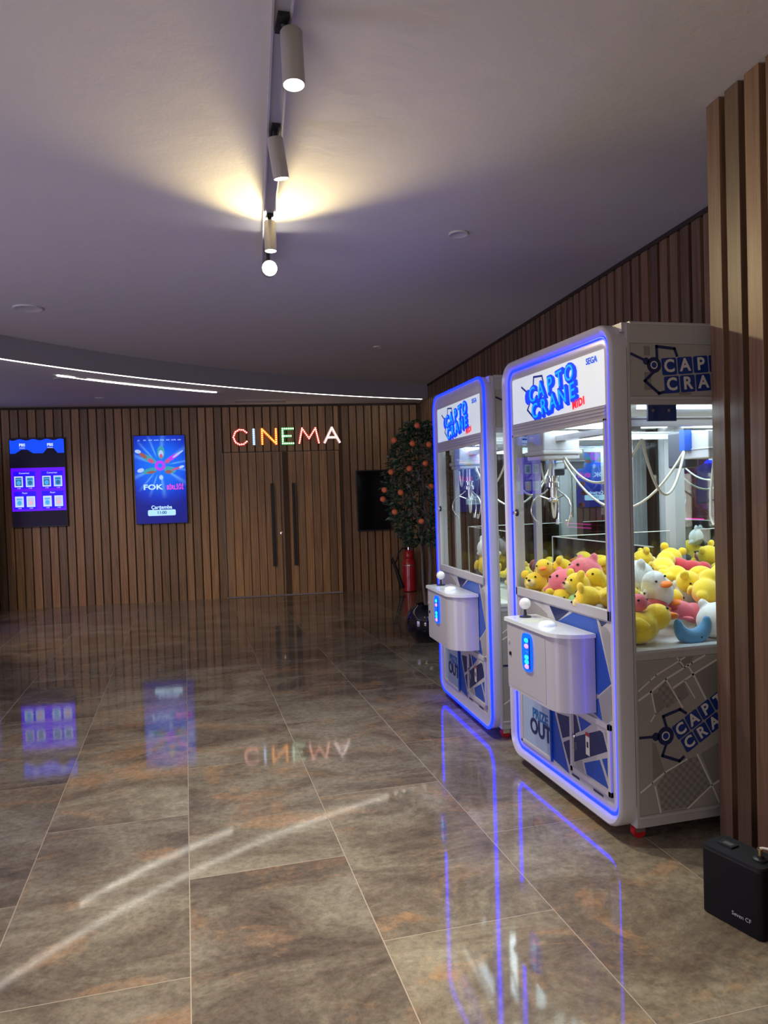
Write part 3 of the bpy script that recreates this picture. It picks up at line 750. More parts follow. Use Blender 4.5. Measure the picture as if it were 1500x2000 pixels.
    LP([(.38, .93), (.44, .92), (.465, .90), (.465, .70)], GREY1); LP([(.36, .595), (.466, .67), (.466, .52), (.395, .48)], GREY1)
    LP([(.26, .52), (.357, .59), (.386, .493)], BLUE)
    LP([(-.107, .60), (-.065, .393), (.066, .143), (-.108, .160)], BLUE)
    LP([(-.048, .41), (.089, .427), (.084, .333), (.006, .299)], NAVY); LP([(.013, .281), (.083, .317), (.077, .194), (.069, .187)], NAVY)
    for q in ((-.215, -.13), (.094, .167), (.295, .381)): LP([(q[0], .146), (q[1], .146), (q[1]-.005, .156), (q[0], .156)], NAVY, .0013)
    fp = B(mb, 'lower_front_panel')
    # prize flap
    mb = MB()
    mb.box((-.455, -.014, .145), (-.43, 0, .60), WHITE); mb.box((-.455, -.014, .145), (-.10, 0, .165), WHITE); mb.box((-.108, -.014, .145), (-.098, 0, .60), BLUE)
    pf = B(mb, 'prize_chute_frame', bevel=.004)
    MB().box((-.43, -.008, .165), (-.108, -.002, .60), mat('flap_frosted', (.34, .44, .60), .25)).build('prize_flap', parent=pf)
    for ttxt, sz, zz, m_ in (('PRIZE', .072, .342, mat('prize_blue', (.01, .13, .38), .3)), ('OUT', .115, .268, mat('prize_navy', (.008, .02, .10), .3))):
        text('lettering', pf, ttxt, sz, m_, TF(-.222, -.0095, zz), ext=.0006, bold=(.002 if ttxt == 'PRIZE' else .004), sx=.98)
    # service door
    mb = MB(); dx0, dx1, dz0, dz1 = .10, .463, .175, .495
    for q in ((dx0, dz0, dx0+.022, dz1), (dx1-.022, dz0, dx1, dz1), (dx0, dz0, dx1, dz0+.024), (dx0, dz1-.024, dx1, dz1)): mb.box((q[0], -.012, q[1]), (q[2], 0, q[3]), WHITE)
    mb.box((dx0+.02, -.006, dz0+.02), (dx1-.02, 0, dz1-.02), WHITE2)
    fnD = lambda a, b, d: (a, -.006-d, b)
    DP = lambda P_, m: mb.prism(P_, fnD, 0, .001, m)
    DP([(.132, .455), (.160, .455), (.190, .388), (.132, .357)], NAVY); DP([(.178, .460), (.30, .455), (.205, .392)], BLUE)
    DP([(.132, .345), (.374, .448), (.398, .444), (.432, .371), (.129, .222)], NAVY); DP([(.224, .250), (.365, .312), (.436, .205), (.247, .203)], BLUE)
    DP([(.385, .322), (.438, .345), (.440, .238)], BLUE); DP([(.15, .235), (.205, .255), (.225, .204), (.13, .204)], GREY1); DP([(.41, .455), (.438, .39), (.438, .455)], GREY1)
    sd = B(mb, 'service_door', bevel=.001)
    mb = MB(); mb.box((.248, -.0095, .300), (.282, -.008, .405), mat('sticker_white', (.7, .68, .6), .5)); mb.box((.248, -.0100, .388), (.282, -.009, .405), RED); mb.box((.258, -.0100, .335), (.272, -.0095, .362), BLACK); mb.build('sticker', parent=sd)
    mb = MB(); T = Matrix.Translation((.142, -.006, .352)) @ Matrix.Rotation(PI/2, 4, 'X'); mb.lathe([(.013, 0), (.013, .010), (.008, .013)], STEEL, 14, T=T); mb.box((.138, -.014, .285), (.146, -.007, .325), STEEL); mb.build('lock', parent=sd, smooth=40)
    # control box, rounded right front corner
    def boxpoly(x0, x1, yf, r, y1=-.004):
        P_ = [(x0, y1), (x0, yf+.012), (x0+.012, yf)]
        P_ += [(x1-r+r*math.sin(PI/2*i/8), yf+r-r*math.cos(PI/2*i/8)) for i in range(9)]
        P_ += [(x1, y1)]; return P_
    fnU = lambda a, b, d: (a, b, d)
    mb = MB(); mb.prism(boxpoly(-.238, .342, -.178, .13), fnU, .520, .862, WHITE); cbx = B(mb, 'control_box', smooth=35)
    MB().prism(boxpoly(-.250, .354, -.190, .14), fnU, .862, .880, mat('lid_white', (.70, .74, .75), .12)).build('lid', parent=cbx, smooth=35)
    mb = MB(); mb.box((-.226, -.1795, .535), (.20, -.178, .852), WHITE2); bd = mb.build('box_door', parent=cbx)
    mb = MB(); mb.tube([(-.205, -.179, .76), (-.205, -.184, .76)], .012, WHITE, 12); mb.tube([(-.188, -.179, .70), (-.188, -.185, .70)], .010, BLACK, 12); mb.build('lock', parent=cbx)
    # joystick and button
    mb = MB(); mb.lathe([(.030, 0), (.030, .006), (.008, .010), (.006, .045)], mat('joy_dark', (.02, .02, .025), .4), 20, c=(-.185, -.095, .880)); js = mb.build('joystick', parent=cbx, smooth=40)
    MB().ell((-.185, -.095, .950), (.030, .030, .030), mat('joy_ball', (.80, .80, .80), .2), n=20, k_=14).build('ball', parent=js, smooth=60)
    mb = MB(); mb.lathe([(.042, 0), (.042, .008), (.034, .018), (.02, .023), (.002, .025)], mat('button_clear', (.75, .78, .82), .1, emit=(.6, .7, 1), es=.25), 24, c=(.08, -.105, .880)); mb.build('push_button', parent=cbx, smooth=50)
    mb = MB(); mb.prism([(-.10, -.16), (-.04, -.165), (.0, -.06), (-.08, -.055)], fnU, .8802, .8808, mat('lid_print', (.62, .68, .55), .3)); mb.build('lid_sticker', parent=cbx)
    # glowing coin slots
    EMB = mat('coin_glow', (0, .1, .8), .3, emit=(.0, .09, 1), es=1.1); EMC = mat('coin_cyan', (0, .5, .9), .3, emit=(.02, .55, 1), es=1.7); EMP = mat('coin_pink', (.8, .2, .6), .3, emit=(1, .25, .75), es=1.4)
    mb = MB(); cxp, czp = .02, .745
    mb.prism([(cxp+a*.5, czp+b*.5) for a, b in [(math.copysign(abs(math.cos(t))**.5, math.cos(t))*.105, math.copysign(abs(math.sin(t))**.5, math.sin(t))*.185) for t in [2*PI*i/28 for i in range(28)]]], fnM, .179, .190, EMB)
    cp_ = mb.build('coin_panel', parent=cbx, smooth=30)
    mb = MB()
    for zz, m_ in ((.06, EMC), (.032, EMP), (.0, EMB), (-.022, EMC), (-.045, EMC), (-.068, EMP)): mb.ell((cxp+.004, -.192, czp+zz), (.020, .006, .011), m_, n=12, k_=8)
    mb.build('coin_lamps', parent=cp_, smooth=60)
    mb = MB(); mb.box((cxp+.034, -.1935, czp-.075), (cxp+.040, -.1895, czp+.075), NAVY); mb.build('coin_slot', parent=cp_)
    # casters
    for sx_, yy_ in ((-1, .10), (1, .10), (-1, .95), (1, .95)):
        mb = MB(); x_ = sx_*(S-.075); mb.cyl((x_-.014, yy_, .030), (x_+.014, yy_, .030), .030, REDP, 20); cs = B(mb, 'caster', smooth=40)
        MB().box((x_-.022, yy_-.022, .030), (x_+.022, yy_+.022, .09), STEEL).build('fork', parent=cs)
    # interior: posts, lamp strips, gantry, claw, cables
    for sx_ in (-1, 1):
        mb = MB(); mb.box((sx_*.47-.018, .11, .825), (sx_*.47+.018, .146, 1.90), ALU) if sx_ < 0 else mb.box((.522, .05, .825), (.540, .066, 1.90), ALU); B(mb, 'inner_post')
    for sx_ in (-1, 1):
        mb = MB(); mb.box((sx_*.50-.012, .14, 1.872), (sx_*.50+.012, .98, 1.898), INL); B(mb, 'lamp_strip')
    mb = MB()
    mb.box((-.45, .06, 1.880), (.45, .075, 1.898), INL); B(mb, 'lamp_strip')
    mb = MB()
    for x_ in (-.44, .44): mb.box((x_-.02, .08, 1.80), (x_+.02, 1.0, 1.835), WHITE); mb.box((x_-.026, .08, 1.835), (x_+.026, 1.0, 1.842), ALU)
    B(mb, 'gantry_rail')
    cxl, cyl_ = (-.33, .155) if near else (-.25, .155)
    mb = MB(); mb.box((-.45, cyl_-.03, 1.785), (.45, cyl_+.03, 1.812), WHITE); B(mb, 'gantry_beam')
    mb = MB()
    mb.box((cxl-.10, cyl_-.10, 1.735), (cxl+.10, cyl_+.11, 1.84), WHITE); mb.box((cxl-.115, cyl_-.11, 1.715), (cxl+.115, cyl_+.12, 1.738), WHITE2); mb.box((cxl-.10, cyl_-.10, 1.69), (cxl+.10, cyl_+.11, 1.716), WHITE)
    B(mb, 'claw_carriage', bevel=.008)
    # blue brackets
    mb = MB(); mb.box((S-.032, .16, 1.815), (S-.022, .30, 1.893), mat('bracket_navy', (.008, .03, .17), .4))
    for q in (.185, .262): mb.tube([(S-.022, q, 1.86), (S-.0205, q, 1.86)], .007, STEEL, 10)
    B(mb, 'bracket')
    mb = MB(); mb.box((.20, .56, 1.70), (.24, .60, 1.80), BRK); B(mb, 'bracket')
    mb = MB(); mb.box((.02, .62, 1.62), (.16, .70, 1.80), mat('motor_dark', (.05, .05, .07), .5)); B(mb, 'motor', bevel=.01)
    mb = MB(); mb.box((.17, .60, 1.66), (.36, .74, 1.79), WHITE2); mb.box((.165, .595, 1.70), (.365, .745, 1.71), ALU); B(mb, 'motor_cover', bevel=.006)
    mb = MB(); mb.box((.14, .97, 1.55), (.25, 1.03, 1.80), WHITE2); B(mb, 'connector_box', bevel=.006)
    claw = MB(); c0 = (cxl, cyl_)
    for q in ((.012, .0), (-.010, .010), (-.004, -.012)): claw.cyl((c0[0]+q[0], c0[1]+q[1], 1.56), (c0[0]+q[0], c0[1]+q[1], 1.69), .005, STEEL, 10)
    claw.lathe([(.036, 0), (.036, .022), (.026, .03), (.026, .05), (.034, .052), (.034, .060)], STEEL, 24, c=(c0[0], c0[1], 1.545))
    claw.cyl((c0[0], c0[1], 1.47), (c0[0], c0[1], 1.55), .013, STEEL, 14); claw.ell((c0[0], c0[1], 1.475), (.030, .030, .014), STEEL)
    cl = B(claw, 'claw', smooth=40)
    for j in range(3):
        t = 2*PI*j/3+.35; d = Vector((math.cos(t), math.sin(t), 0)); o = Vector((c0[0], c0[1], 0))
        P_ = [(.028, 1.535), (.050, 1.515), (.080, 1.500), (.108, 1.475), (.122, 1.44), (.122, 1.405), (.108, 1.375), (.092, 1.352)]
        mb = MB(); mb.tube([o+d*a+Vector((0, 0, b)) for a, b in P_], [.005]*7+[.006], STEEL, 8); mb.tube([o+d*.094+Vector((0, 0, 1.366)), o+d*.086+Vector((0, 0, 1.340))], .010, WHITE, 8)
        mb.tube([o+d*.012+Vector((0, 0, 1.475)), o+d*.075+Vector((0, 0, 1.500))], .004, STEEL, 6); mb.build('prong', parent=cl, smooth=50)
    def sag(a, b, dz, n=18, side=(0, 0, 0)):
        a, b = Vector(a), Vector(b)
        return [a.lerp(b, i/n)-Vector((0, 0, dz*4*(i/n)*(1-i/n)))+Vector(side)*4*(i/n)*(1-i/n) for i in range(n+1)]
    for P_ in (sag((.50, .155, 1.74), (.22, .58, 1.73), .24), sag((cxl+.10, cyl_+.02, 1.70), (.50, .155, 1.74), .16), sag((-.42, .25, 1.72), (.20, .60, 1.72), .30),
               [(.33, .66, 1.66), (.335, .66, 1.50), (.32, .67, 1.40), (.30, .68, 1.345), (.27, .69, 1.34), (.25, .69, 1.38), (.255, .69, 1.50), (.28, .69, 1.66)],
               sag((-.46, .15, 1.68), (-.30, .13, 1.70), .12), sag((cxl-.03, cyl_, 1.60), (cxl+.02, cyl_+.01, 1.60), .22)):
        mb = MB(); mb.tube(P_, .0062, CABLE, 8); B(mb, 'cable', smooth=60)
    # acrylic prize barrier
    mb = MB(); mb.box((-.44, .20, .825), (.50, .204, 1.27), ACRYL); B(mb, 'acrylic_barrier')
    mb = MB(); mb.box((-.444, .20, .825), (-.440, .95, 1.27), ACRYL); B(mb, 'acrylic_barrier')
    ed = mat('acrylic_edge', (.75, .78, .74), .3)
    mb = MB(); mb.box((-.44, .199, 1.268), (.50, .205, 1.272), ed); mb.box((-.445, .20, 1.268), (-.439, .95, 1.272), ed); mb.box((-.445, .199, .83), (-.440, .203, 1.27), ed); B(mb, 'acrylic_rim')
    # interior lamp
    l = light('machine_lamp', 'AREA', (0, .52, 1.865), 17, (.74, .92, 1), rot=(0, 0, 0), shape='RECTANGLE', size=.9, size_y=.85)
    l.parent = R_
    return R_
NR, NZ = (1.77, 3.408, 0), -PI/2
FR_, FZ = (1.80, 4.85, 0), -math.radians(92.8)
claw_machine(NR, NZ, 'nearer white claw machine with blue light line, beside the slatted pillar', True)
claw_machine(FR_, FZ, 'farther white claw machine with blue outline, beside the orange tree', False)

# ------------------------------------------------------------------ plush toys
def plush(name, col):
    m = mat(name, col, .95)
    k = N(m); 
    if not m.get('done'):
        _, v = k.coords(); h = k.noise(v, 220, 3); k.bump(h, .5, .003); k.b.inputs['Sheen Weight'].default_value = .5; m['done'] = 1
    return m
PY = plush('plush_yellow', (.86, .60, .02)); PW = plush('plush_white', (.78, .78, .78)); PP = plush('plush_pink', (.82, .16, .22)); PR_ = plush('plush_red', (.58, .035, .05))
PB = plush('plush_blue', (.07, .25, .48)); PO = plush('plush_orange', (.92, .22, .01)); PK = plush('plush_black', (.03, .03, .035)); PG = plush('plush_green', (.35, .72, .25)); PL = plush('plush_paleyellow', (.85, .68, .25))
def blobmesh(ells, m, vox=.007):
    mb = MB()
    for c, r, *T in ells: mb.ell(c, r, m, T[0] if T else None, 18, 12)
    o = mb.build('tmp'); md = o.modifiers.new('r', 'REMESH'); md.mode = 'VOXEL'; md.voxel_size = vox
    sm = o.modifiers.new('s', 'SMOOTH'); sm.iterations = 5; sm.factor = .6
    dg = bpy.context.evaluated_depsgraph_get(); dg.update()
    me = bpy.data.meshes.new_from_object(o.evaluated_get(dg)); bpy.data.objects.remove(o, do_unlink=True)
    me.shade_smooth(); me.materials.clear(); me.materials.append(m); return me
def RX(a): return Matrix.Rotation(a, 3, 'X')
def RY(a): return Matrix.Rotation(a, 3, 'Y')
def RZ(a): return Matrix.Rotation(a, 3, 'Z')
def part(name, me, parent):
    o = bpy.data.objects.new(name, me); COL.objects.link(o); o.parent = parent; return o
def eyes(parent, pts_, r=.006):
    for p in pts_:
        mb = MB(); mb.ell(p, (r, r, r), mat('eye_black', (.01, .01, .012), .15), n=10, k_=8); mb.build('eye', parent=parent, smooth=60)
def mk_duck(col, beak, name='plush_duck'):
    e = empty(name)
    part('body', blobmesh([((0, 0, .062), (.085, .065, .060)), ((-.075, 0, .075), (.035, .028, .022)), ((.085, 0, .095), (.052, .050, .050)), ((.045, 0, .075), (.05, .045, .045))], col), e)
    for s_ in (-1, 1): part('wing', blobmesh([((-.01, s_*.066, .055), (.045, .014, .026), RY(.5))], col, .006), e)
    part('beak', blobmesh([((.140, 0, .090), (.026, .024, .012)), ((.132, 0, .098), (.018, .018, .010))], beak, .005), e)
    eyes(e, [(.118, .034, .112), (.118, -.034, .112)]); return e
def mk_bear(col, name='plush_bear', ear=None):
    e = empty(name); ear = ear or col
    part('body', blobmesh([((-.06, 0, .055), (.065, .055, .052)), ((.045, 0, .070), (.062, .064, .058)), ((-.115, .045, .035), (.036, .026, .026)), ((-.115, -.045, .035), (.036, .026, .026)), ((-.035, .070, .055), (.026, .036, .022)), ((-.035, -.070, .055), (.026, .036, .022))], col), e)
    for s_ in (-1, 1): part('ear', blobmesh([((.065, s_*.052, .118), (.018, .026, .026))], ear, .006), e)
    part('muzzle', blobmesh([((.098, 0, .058), (.022, .030, .022))], PL if col is PY else PW, .006), e)
    mb = MB(); mb.ell((.121, 0, .066), (.006, .009, .006), mat('eye_black', (.01, .01, .012), .15), n=10, k_=8); mb.build('nose', parent=e, smooth=60)
    eyes(e, [(.098, .026, .086), (.098, -.026, .086)]); return e
def mk_ball(col, name='plush_ball', ear=True):
    e = empty(name)
    L_ = [((0, 0, .078), (.095, .088, .080)), ((.05, .07, .04), (.03, .03, .02)), ((.05, -.07, .04), (.03, .03, .02))]
    if ear: L_ += [((0, .045, .155), (.018, .024, .028)), ((0, -.045, .155), (.018, .024, .028))]
    part('body', blobmesh(L_, col), e); eyes(e, [(.088, .025, .10), (.088, -.025, .10)], .007)
    return e
def mk_seal(col, name='plush_seal'):
    e = empty(name)
    part('body', blobmesh([((-.05, 0, .05), (.075, .052, .050)), ((.02, .015, .058), (.055, .048, .046)), ((.075, .035, .068), (.044, .042, .042)), ((-.125, -.02, .035), (.035, .024, .018))], col), e)
    for s_ in (-1, 1): part('flipper', blobmesh([((.0, s_*.06, .028), (.030, .028, .010), RZ(.4*s_))], col, .006), e)
    part('tail_fin', blobmesh([((-.155, -.045, .030), (.026, .018, .008), RZ(-.7)), ((-.155, .005, .030), (.026, .018, .008), RZ(.6))], col, .005), e)
    eyes(e, [(.105, .058, .085), (.110, .012, .085)]); return e
def mk_crescent(col, name='plush_moon'):
    e = empty(name); L_ = []
    for i in range(15):
        t = PI*(1.02+.98*i/14); r = .020+.022*math.sin(PI*i/14)
        L_.append(((.078*math.cos(t), 0, .112+.078*math.sin(t)), (r, r, r)))
    part('body', blobmesh(L_, col, .006), e); eyes(e, [(.02, -.038, .040)], .005); return e
def mk_bird(col, beak, name='plush_penguin'):
    e = empty(name)
    part('body', blobmesh([((0, 0, .08), (.075, .072, .082)), ((.0, 0, .13), (.055, .055, .05))], col), e)
    for s_ in (-1, 1): part('wing', blobmesh([((0, s_*.075, .08), (.024, .012, .045), RX(.35*s_))], col, .006), e)
    part('beak', blobmesh([((.072, 0, .125), (.034, .026, .014))], beak, .005), e)
    for s_ in (-1, 1): part('foot', blobmesh([((.055, s_*.032, .012), (.032, .022, .012))], beak, .006), e)
    eyes(e, [(.048, .028, .150), (.048, -.028, .150)]); return e
protos = {
 'duck': (mk_duck(PY, PO), 'yellow plush duck', 'plush duck'),
 'bear': (mk_bear(PY), 'yellow plush bear', 'plush bear'),
 'panda': (mk_bear(PW, 'plush_panda', PK), 'black-eared plush panda', 'plush panda'),
 'pink': (mk_ball(PP), 'round pink plush animal', 'plush toy'),
 'white': (mk_ball(PW, 'plush_ball'), 'round white plush animal', 'plush toy'),
 'seal': (mk_seal(PR_), 'red plush seal', 'plush seal'),
 'moon': (mk_crescent(PB), 'blue crescent plush', 'plush toy'),
 'bird': (mk_bird(PW, PO), 'white plush bird', 'plush bird'),
 'pinks': (mk_seal(PP), 'pink plush seal', 'plush seal'),
 'green': (mk_ball(PG, 'plush_ball', False), 'pale green round plush', 'plush toy'),
}
used = set(); rng = random.Random(7)
def w2(base, rz, u, d): 
    c, s_ = math.cos(rz), math.sin(rz); return base[0]+u*c-d*s_, base[1]+u*s_+d*c
def put(kind, base, brz, u, d, z, yaw, pitch, roll, label, sc_=1, grp='plush toys in the nearer claw machine'):
    e, desc, cat = protos[kind]
    r = e if kind not in used else dup(e)
    used.add(kind)
    x, y = w2(base, brz, u, d)
    r.location = (x, y, z); r.rotation_mode = 'XYZ'; r.rotation_euler = (roll, pitch, brz+yaw); r.scale = (sc_,)*3
    tag(r, desc+label, cat, grp)
ordn = ['first', 'second', 'third', 'fourth', 'fifth']
# rows from the side glass facing the camera (u = +) to the far side

ROW_U = (.425, .235, .04, -.165, -.36)
grid = [
 ['duck', 'moon', 'white', 'bear', 'duck'],
 ['pinks', 'seal', 'pinks', 'bird', 'bear'],
 ['panda', 'bear', 'duck', 'white', 'seal'],
 ['bear', 'duck', 'pink', 'bear', 'white'],
 ['duck', 'bear', 'bear', 'seal', 'duck'],
]
for r_ in range(5):
    for c_ in range(5):
        kd = grid[r_][c_]; u = ROW_U[r_]+rng.uniform(-.02, .02); d = .14+c_*.195+rng.uniform(-.02, .02)
        z = .826+(0, .045, .07, .085, .09)[r_]; yaw = rng.uniform(0, 6.28); pit = rng.uniform(-.25, .25); rl = rng.uniform(-.3, .3)
        if r_ > 0 : z -= .0
        if (r_, c_) == (0, 0): yaw, pit, rl, u, d, z = PI/2-.25, -.08, -.5, .435, .17, .835
        if (r_, c_) == (0, 1): yaw, pit, rl, u, d, z = PI/2, 0, 0, .44, .435, .812
        if (r_, c_) == (0, 2): u, d, z, yaw = .40, .62, .826, 2
        if (r_, c_) == (1, 1): yaw, pit, rl, u, d, z = PI/2+PI, .1, .1, .27, .31, .90
        if (r_, c_) == (1, 0): u, d, z, yaw, pit, rl = .25, .21, .88, 0, 0, 0
        put(kd, NR, NZ, u, d, z, yaw, pit, rl, ', %s from the window, %s row from the side glass, nearer machine' % (ordn[c_], ordn[r_]), (1.22 if (r_, c_) == (0, 0) else rng.uniform(.95, 1.08)))
top = [
 (.22, ['bear', 'bird', 'duck', 'bear'], 'second row from the side glass'),
 (.03, ['duck', 'white', 'bear', 'bear'], 'middle row'),
 (-.17, ['pink', 'bear', 'duck', 'seal'], 'fourth row from the side glass'),
 (-.36, ['bear', 'duck', 'bear', 'bear'], 'row along the far side glass'),
]
for i, (u0, ks, nm) in enumerate(top):
    for c_, kd in enumerate(ks):
        d = .23+c_*.215+rng.uniform(-.02, .02)
        z = .955+(.0, .045, .075, .09)[i]-(.02 if c_ == 0 else 0)
        put(kd, NR, NZ, u0+rng.uniform(-.02, .02), d, z, rng.uniform(0, 6.28), rng.uniform(-.4, .4), rng.uniform(-.4, .4), ', lying on the pile, %s from the window, %s row, nearer machine' % (ordn[c_], ordn[i+1]), rng.uniform(.95, 1.05))
put('pink', NR, NZ, -.16, .115, .97, -PI/2+.3, -.3, .2, ', alone right behind the front window of the nearer machine', .95)
put('panda', NR, NZ, .14, .115, .925, PI, .1, .1, ', low behind the front window of the nearer machine', .95)
put('pinks', NR, NZ, .32, .155, .945, 0, 0, 0, ', behind the lower right corner of the nearer front window', 1)
put('bear', NR, NZ, .03, .12, .985, -PI/2, -.2, 0, ', beside the pink one behind the nearer front window', 1)
put('duck', NR, NZ, -.40, .15, 1.03, -PI/2+1, 0, .2, ', high at the left end of the nearer front window', .9)
put('green', NR, NZ, .06, .10, .90, 0, 0, 0, ', low behind the front window of the nearer machine', .85)
put('bear', NR, NZ, .24, .09, .96, -PI/2-.5, .2, .3, ', leaning on the front window at its lower right in the nearer machine', 1)
put('bear', NR, NZ, -.38, .09, .95, -PI/2+.6, -.3, .2, ', leaning on the front window at its lower left in the nearer machine', 1)
GF = 'plush toys in the farther claw machine'
for kd, u, d, z, s_, lb_ in (('duck', .06, .155, .96, 1.15, ', against the front window of the farther machine'), ('white', .06, .17, 1.08, .85, ', on the duck at the front window of the farther machine'),
    ('bear', .42, .35, .84, 1, ', at the near side glass of the farther machine, close to the window'), ('seal', .40, .42, .97, 1, ', on top of the bear at the side glass of the farther machine'), ('duck', .42, .58, .84, 1, ', in the middle of the near side glass in the farther machine'),
    ('bear', .18, .36, .86, 1, ', in the middle of the farther machine'), ('duck', .0, .45, .88, 1, ', behind the middle of the pile in the farther machine'), ('bear', -.2, .5, .88, 1, ', deep on the left in the farther machine'),
    ('bear', .30, .80, .88, 1.05, ', at the mirror on the right in the farther machine'), ('duck', .08, .82, .90, 1.05, ', at the middle of the mirror in the farther machine'), ('bear', -.15, .85, .90, 1.05, ', at the mirror left of the middle in the farther machine'), ('duck', -.36, .85, .88, 1, ', at the left end of the mirror in the farther machine')):
    put(kd, FR_, FZ, u, d, z, rng.uniform(0, 6.28), rng.uniform(-.2, .2), rng.uniform(-.2, .2), lb_, s_, GF)

# ------------------------------------------------------------------ orange tree in black pot
rng = random.Random(3)
TC = Vector((2.36, 7.42, 0))
e = empty('potted_orange_tree', tuple(TC), 0, 'artificial orange tree in a glossy round black pot beside the farther claw machine', 'potted tree')
mb = MB(); prof = []
for i in range(15):
    t = -PI/2*.86+(PI*.86/2+.98)*i/14; prof.append((.225*math.cos(t), .195+.215*math.sin(t)))
prof += [(prof[-1][0]-.012, prof[-1][1]+.012), (prof[-1][0]-.03, prof[-1][1]), (prof[-1][0]-.035, prof[-1][1]-.05)]
mb.lathe(prof, mat('black_ceramic', (.006, .006, .012), .08, coat=.6), 48); B_ = mb.build('pot', parent=e, smooth=50)
MB().lathe([(.10, .325), (.08, .335), (.004, .34)], mat('soil', (.03, .02, .014), .95), 24).build('soil', parent=e)
bark = mat('bark', (.16, .12, .10), .8)
mb = MB()
mb.tube([(.02, 0, .32), (.045, .01, .55), (.06, .01, .80), (.045, 0, 1.05), (.02, .02, 1.4), (0, 0, 1.75), (-.02, 0, 2.05)], [.024, .020, .019, .018, .014, .010, .005], bark, 10)
mb.tube([(.0, .02, .32), (-.02, .03, .6), (-.025, .02, .9), (-.06, .0, 1.25), (-.12, .02, 1.6), (-.16, 0, 1.9)], [.016, .014, .013, .011, .008, .004], bark, 8)
for i in range(16):
    z = rng.uniform(1.1, 1.9); t = rng.uniform(0, 6.28); r = rng.uniform(.15, .28)
    mb.tube([(.02, 0, z-.1), (.02+r*.5*math.cos(t), r*.5*math.sin(t), z), (r*math.cos(t), r*math.sin(t), z+.12)], [.008, .006, .003], bark, 6)
mb.build('trunk', parent=e, smooth=50)
leafm = [mat('leaf_dark', (.022, .050, .026), .45), mat('leaf_mid', (.04, .085, .04), .45), mat('leaf_pale', (.10, .15, .07), .5)]
mb = MB()
def crown_r(z):
    t = (z-1.02)/(2.22-1.02)
    return .36*(max(0, math.sin(PI*min(1, max(0, .10+.86*t))))**.55)
for i in range(2600):
    z = rng.uniform(1.0, 2.24); R0 = crown_r(z); t = rng.uniform(0, 2*PI); r = R0*math.sqrt(rng.uniform(.15, 1))*(1+.18*noise.noise(Vector((math.cos(t)*2, math.sin(t)*2, z*4))))
    p = Vector((r*math.cos(t)-.02, r*math.sin(t), z+rng.uniform(-.03, .03)))
    d = Vector((math.cos(t)+rng.uniform(-.9, .9), math.sin(t)+rng.uniform(-.9, .9), rng.uniform(-.9, .5))).normalized()
    s_ = d.cross(Vector((rng.uniform(-1, 1), rng.uniform(-1, 1), 1))).normalized(); L_ = rng.uniform(.045, .085); W_ = L_*.24; nn = s_.cross(d)*.12*L_
    m = leafm[rng.choice((0, 0, 0, 1, 1, 2))]
    mb.add([p, p+d*L_*.35+s_*W_+nn, p+d*L_, p+d*L_*.35-s_*W_+nn, p+d*L_*.45-nn*.3], [(0, 4, 1), (1, 4, 2), (2, 4, 3), (3, 4, 0)], m)
mb.build('foliage', parent=e)
orm = mat('orange_fruit', (.72, .16, .05), .5)
def unpix(px, py, y):
    d = fw + r2*((px-750)/F) - u2*((py-1000)/F); t = y/d.y; return Vector((0, 0, CH))+d*t
for i, (px, py) in enumerate(((815, 831), (770, 860), (806, 866), (831, 905), (764, 922), (751, 957), (748, 975), (783, 962), (771, 1000), (823, 1018), (838, 868), (842, 950), (800, 915))):
    p = unpix(px, py, 7.10 if px > 765 else 7.22)-TC
    mb = MB(); mb.ell(tuple(p), (.030, .030, .029), orm, n=16, k_=12); mb.build('orange', parent=e, smooth=60)

# ------------------------------------------------------------------ fire extinguisher
e = empty('fire_extinguisher', (3.31, 11.22, 0), 0, 'red fire extinguisher with black hose standing by the far wall behind the orange tree', 'fire extinguisher')
mb = MB(); mb.lathe([(.09, 0), (.105, .012), (.105, .42), (.095, .47), (.075, .495), (.075, .505), (.082, .52), (.082, .58), (.06, .62), (.03, .64)], RED, 32); mb.build('cylinder', parent=e, smooth=40)
mb = MB(); mb.cyl((0, 0, .63), (0, 0, .68), .024, STEEL, 16); mb.box((-.02, -.012, .67), (.08, .012, .685), MATTBLK); mb.box((-.02, -.012, .695), (.09, .012, .708), MATTBLK); mb.build('valve', parent=e)
mb = MB(); mb.lathe([(.106, 0), (.1065, .001), (.1065, .012), (.106, .013)], STEEL, 32, c=(0, 0, .40)); mb.build('band', parent=e)
mb = MB(); mb.tube([(-.02, 0, .66), (-.10, -.01, .67), (-.17, -.02, .60), (-.20, -.03, .50), (-.24, -.04, .44), (-.28, -.04, .45), (-.30, -.04, .50), (-.28, -.04, .54)], .011, BLACK, 10); mb.tube([(-.28, -.04, .53), (-.22, -.04, .36), (-.13, -.04, .06)], [.018, .026, .036], BLACK, 14); mb.build('hose', parent=e, smooth=50)

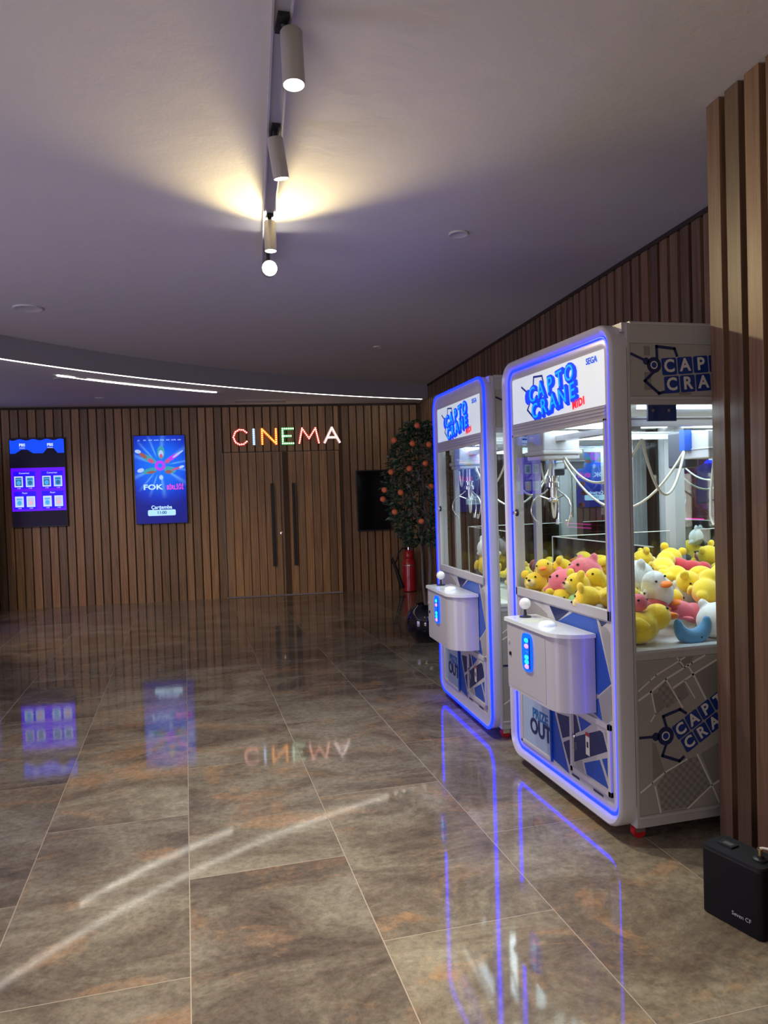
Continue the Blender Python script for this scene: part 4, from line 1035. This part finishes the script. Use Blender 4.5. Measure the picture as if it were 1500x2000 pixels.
# ------------------------------------------------------------------ scent machine on the floor
AB = math.atan2(-.21, .05)                         # front face runs towards the camera
e = empty('scent_diffuser', (1.755, 2.345, 0), AB, 'black box-shaped scent machine on the floor at the foot of the slatted pillar', 'scent machine')
mb = MB(); poly = []
L_, D_ = .245, .125; r_ = .022
for cx_, cy_, st in ((L_-r_, D_-r_, 0), (r_, D_-r_, PI/2), (r_, r_, PI), (L_-r_, r_, 1.5*PI)):
    for i in range(6): t = st+PI/2*i/5; poly.append((cx_+r_*math.cos(t), cy_+r_*math.sin(t)))
mb.prism(poly, lambda a, b, d: (a, b, d), 0, .238, mat('diffuser_black', (.003, .003, .005), .5, spec=.2)); mb.build('body', parent=e, smooth=35, bevel=.006)
mb = MB(); mb.prism([(L_/2+(a-L_/2)*.985, D_/2+(b-D_/2)*.97) for a, b in poly], lambda a, b, d: (a, b, d), .238, .248, mat('diffuser_top', (.008, .008, .012), .5, spec=.3)); mb.build('top_cover', parent=e, smooth=35)
mb = MB(); mb.box((.035, .045, .248), (.095, .085, .254), BLACK); mb.box((.05, .055, .254), (.085, .075, .2545), mat('lcd', (.10, .11, .11), .3)); mb.build('control_screen', parent=e)
mb = MB(); mb.lathe([(.024, 0), (.024, .006), (.012, .010), (.012, .016)], BLACK, 20, c=(.195, .062, .248)); mb.lathe([(.007, .016), (.007, .034), (.010, .036), (.010, .040)], mat('brass', (.55, .42, .22), .3, 1), 14, c=(.195, .062, .248)); mb.tube([(.195, .062, .288), (.202, .066, .291), (.220, .074, .292)], .004, mat('nozzle_white', (.75, .72, .62), .4), 8)
mb.build('nozzle', parent=e, smooth=40)
text('lettering', e, 'Seven CF', .020, mat('diffuser_text', (.30, .33, .34), .5), TF(.165, -.0006, .052), ext=.0004)

# ------------------------------------------------------------------ red arcade cabinet just beyond the left picture edge (seen in the mirrors)
e = empty('arcade_cabinet', (-3.12, 10.72, 0), AF, 'red arcade cabinet with a lit white header at the left end of the cinema wall', 'arcade machine')
mb = MB(); mb.prism([(0, .0), (.85, .0), (.85, 2.15), (.0, 2.15), (0, 1.9), (.30, 1.75), (.30, 1.15), (-.05, 1.0)], lambda a, b, d: (d, a, b), -.46, -.43, RED); mb.prism([(0, .0), (.85, .0), (.85, 2.15), (.0, 2.15), (0, 1.9), (.30, 1.75), (.30, 1.15), (-.05, 1.0)], lambda a, b, d: (d, a, b), .43, .46, RED)
mb.box((-.43, .02, 0), (.43, .84, 1.0), mat('cab_dark', (.05, .01, .03), .3)); mb.box((-.43, .30, 1.0), (.43, .84, 2.15), BLACK); mb.build('cabinet_body', parent=e)
MB().box((-.43, -.01, 1.90), (.43, .30, 2.14), emis('header_white', (.75, .9, .95), 1.3)).build('header', parent=e)
text('lettering', e, 'RACING', .17, emis('header_red', (.9, .04, .04), 1.0), TF(0, -.013, 2.02), bold=.004)
MB().box((-.44, -.015, 1.86), (.44, .29, 1.895), LEDB).build('led_bar', parent=e)
MB().box((-.40, .285, 1.20), (.40, .30, 1.72), mat('screen_glass_dark', (.01, .01, .03), .1, emit=(.05, .02, .2), es=.3)).build('game_screen', parent=e)
MB().prism([(-.05, 1.0), (.30, 1.15), (.30, 1.18), (-.05, 1.03)], lambda a, b, d: (d, a, b), -.43, .43, RED).build('control_panel', parent=e)
for x_ in (-.12, .12):
    mb = MB(); T = Matrix.Translation((x_, .02, .72)) @ Matrix.Rotation(PI/2, 4, 'X'); mb.lathe([(.075, 0), (.07, .02), (.02, .03)], emis('cab_lamp', (.8, .95, 1), 2.5), 20, T=T); mb.build('head_lamp', parent=e, smooth=40)
pkm = emis('neon_pink', (1, .05, .6), 2.5)
for z_ in (.86, .92): MB().box((.46, .10, z_), (.468, .75, z_+.012), pkm).build('neon_line', parent=e)
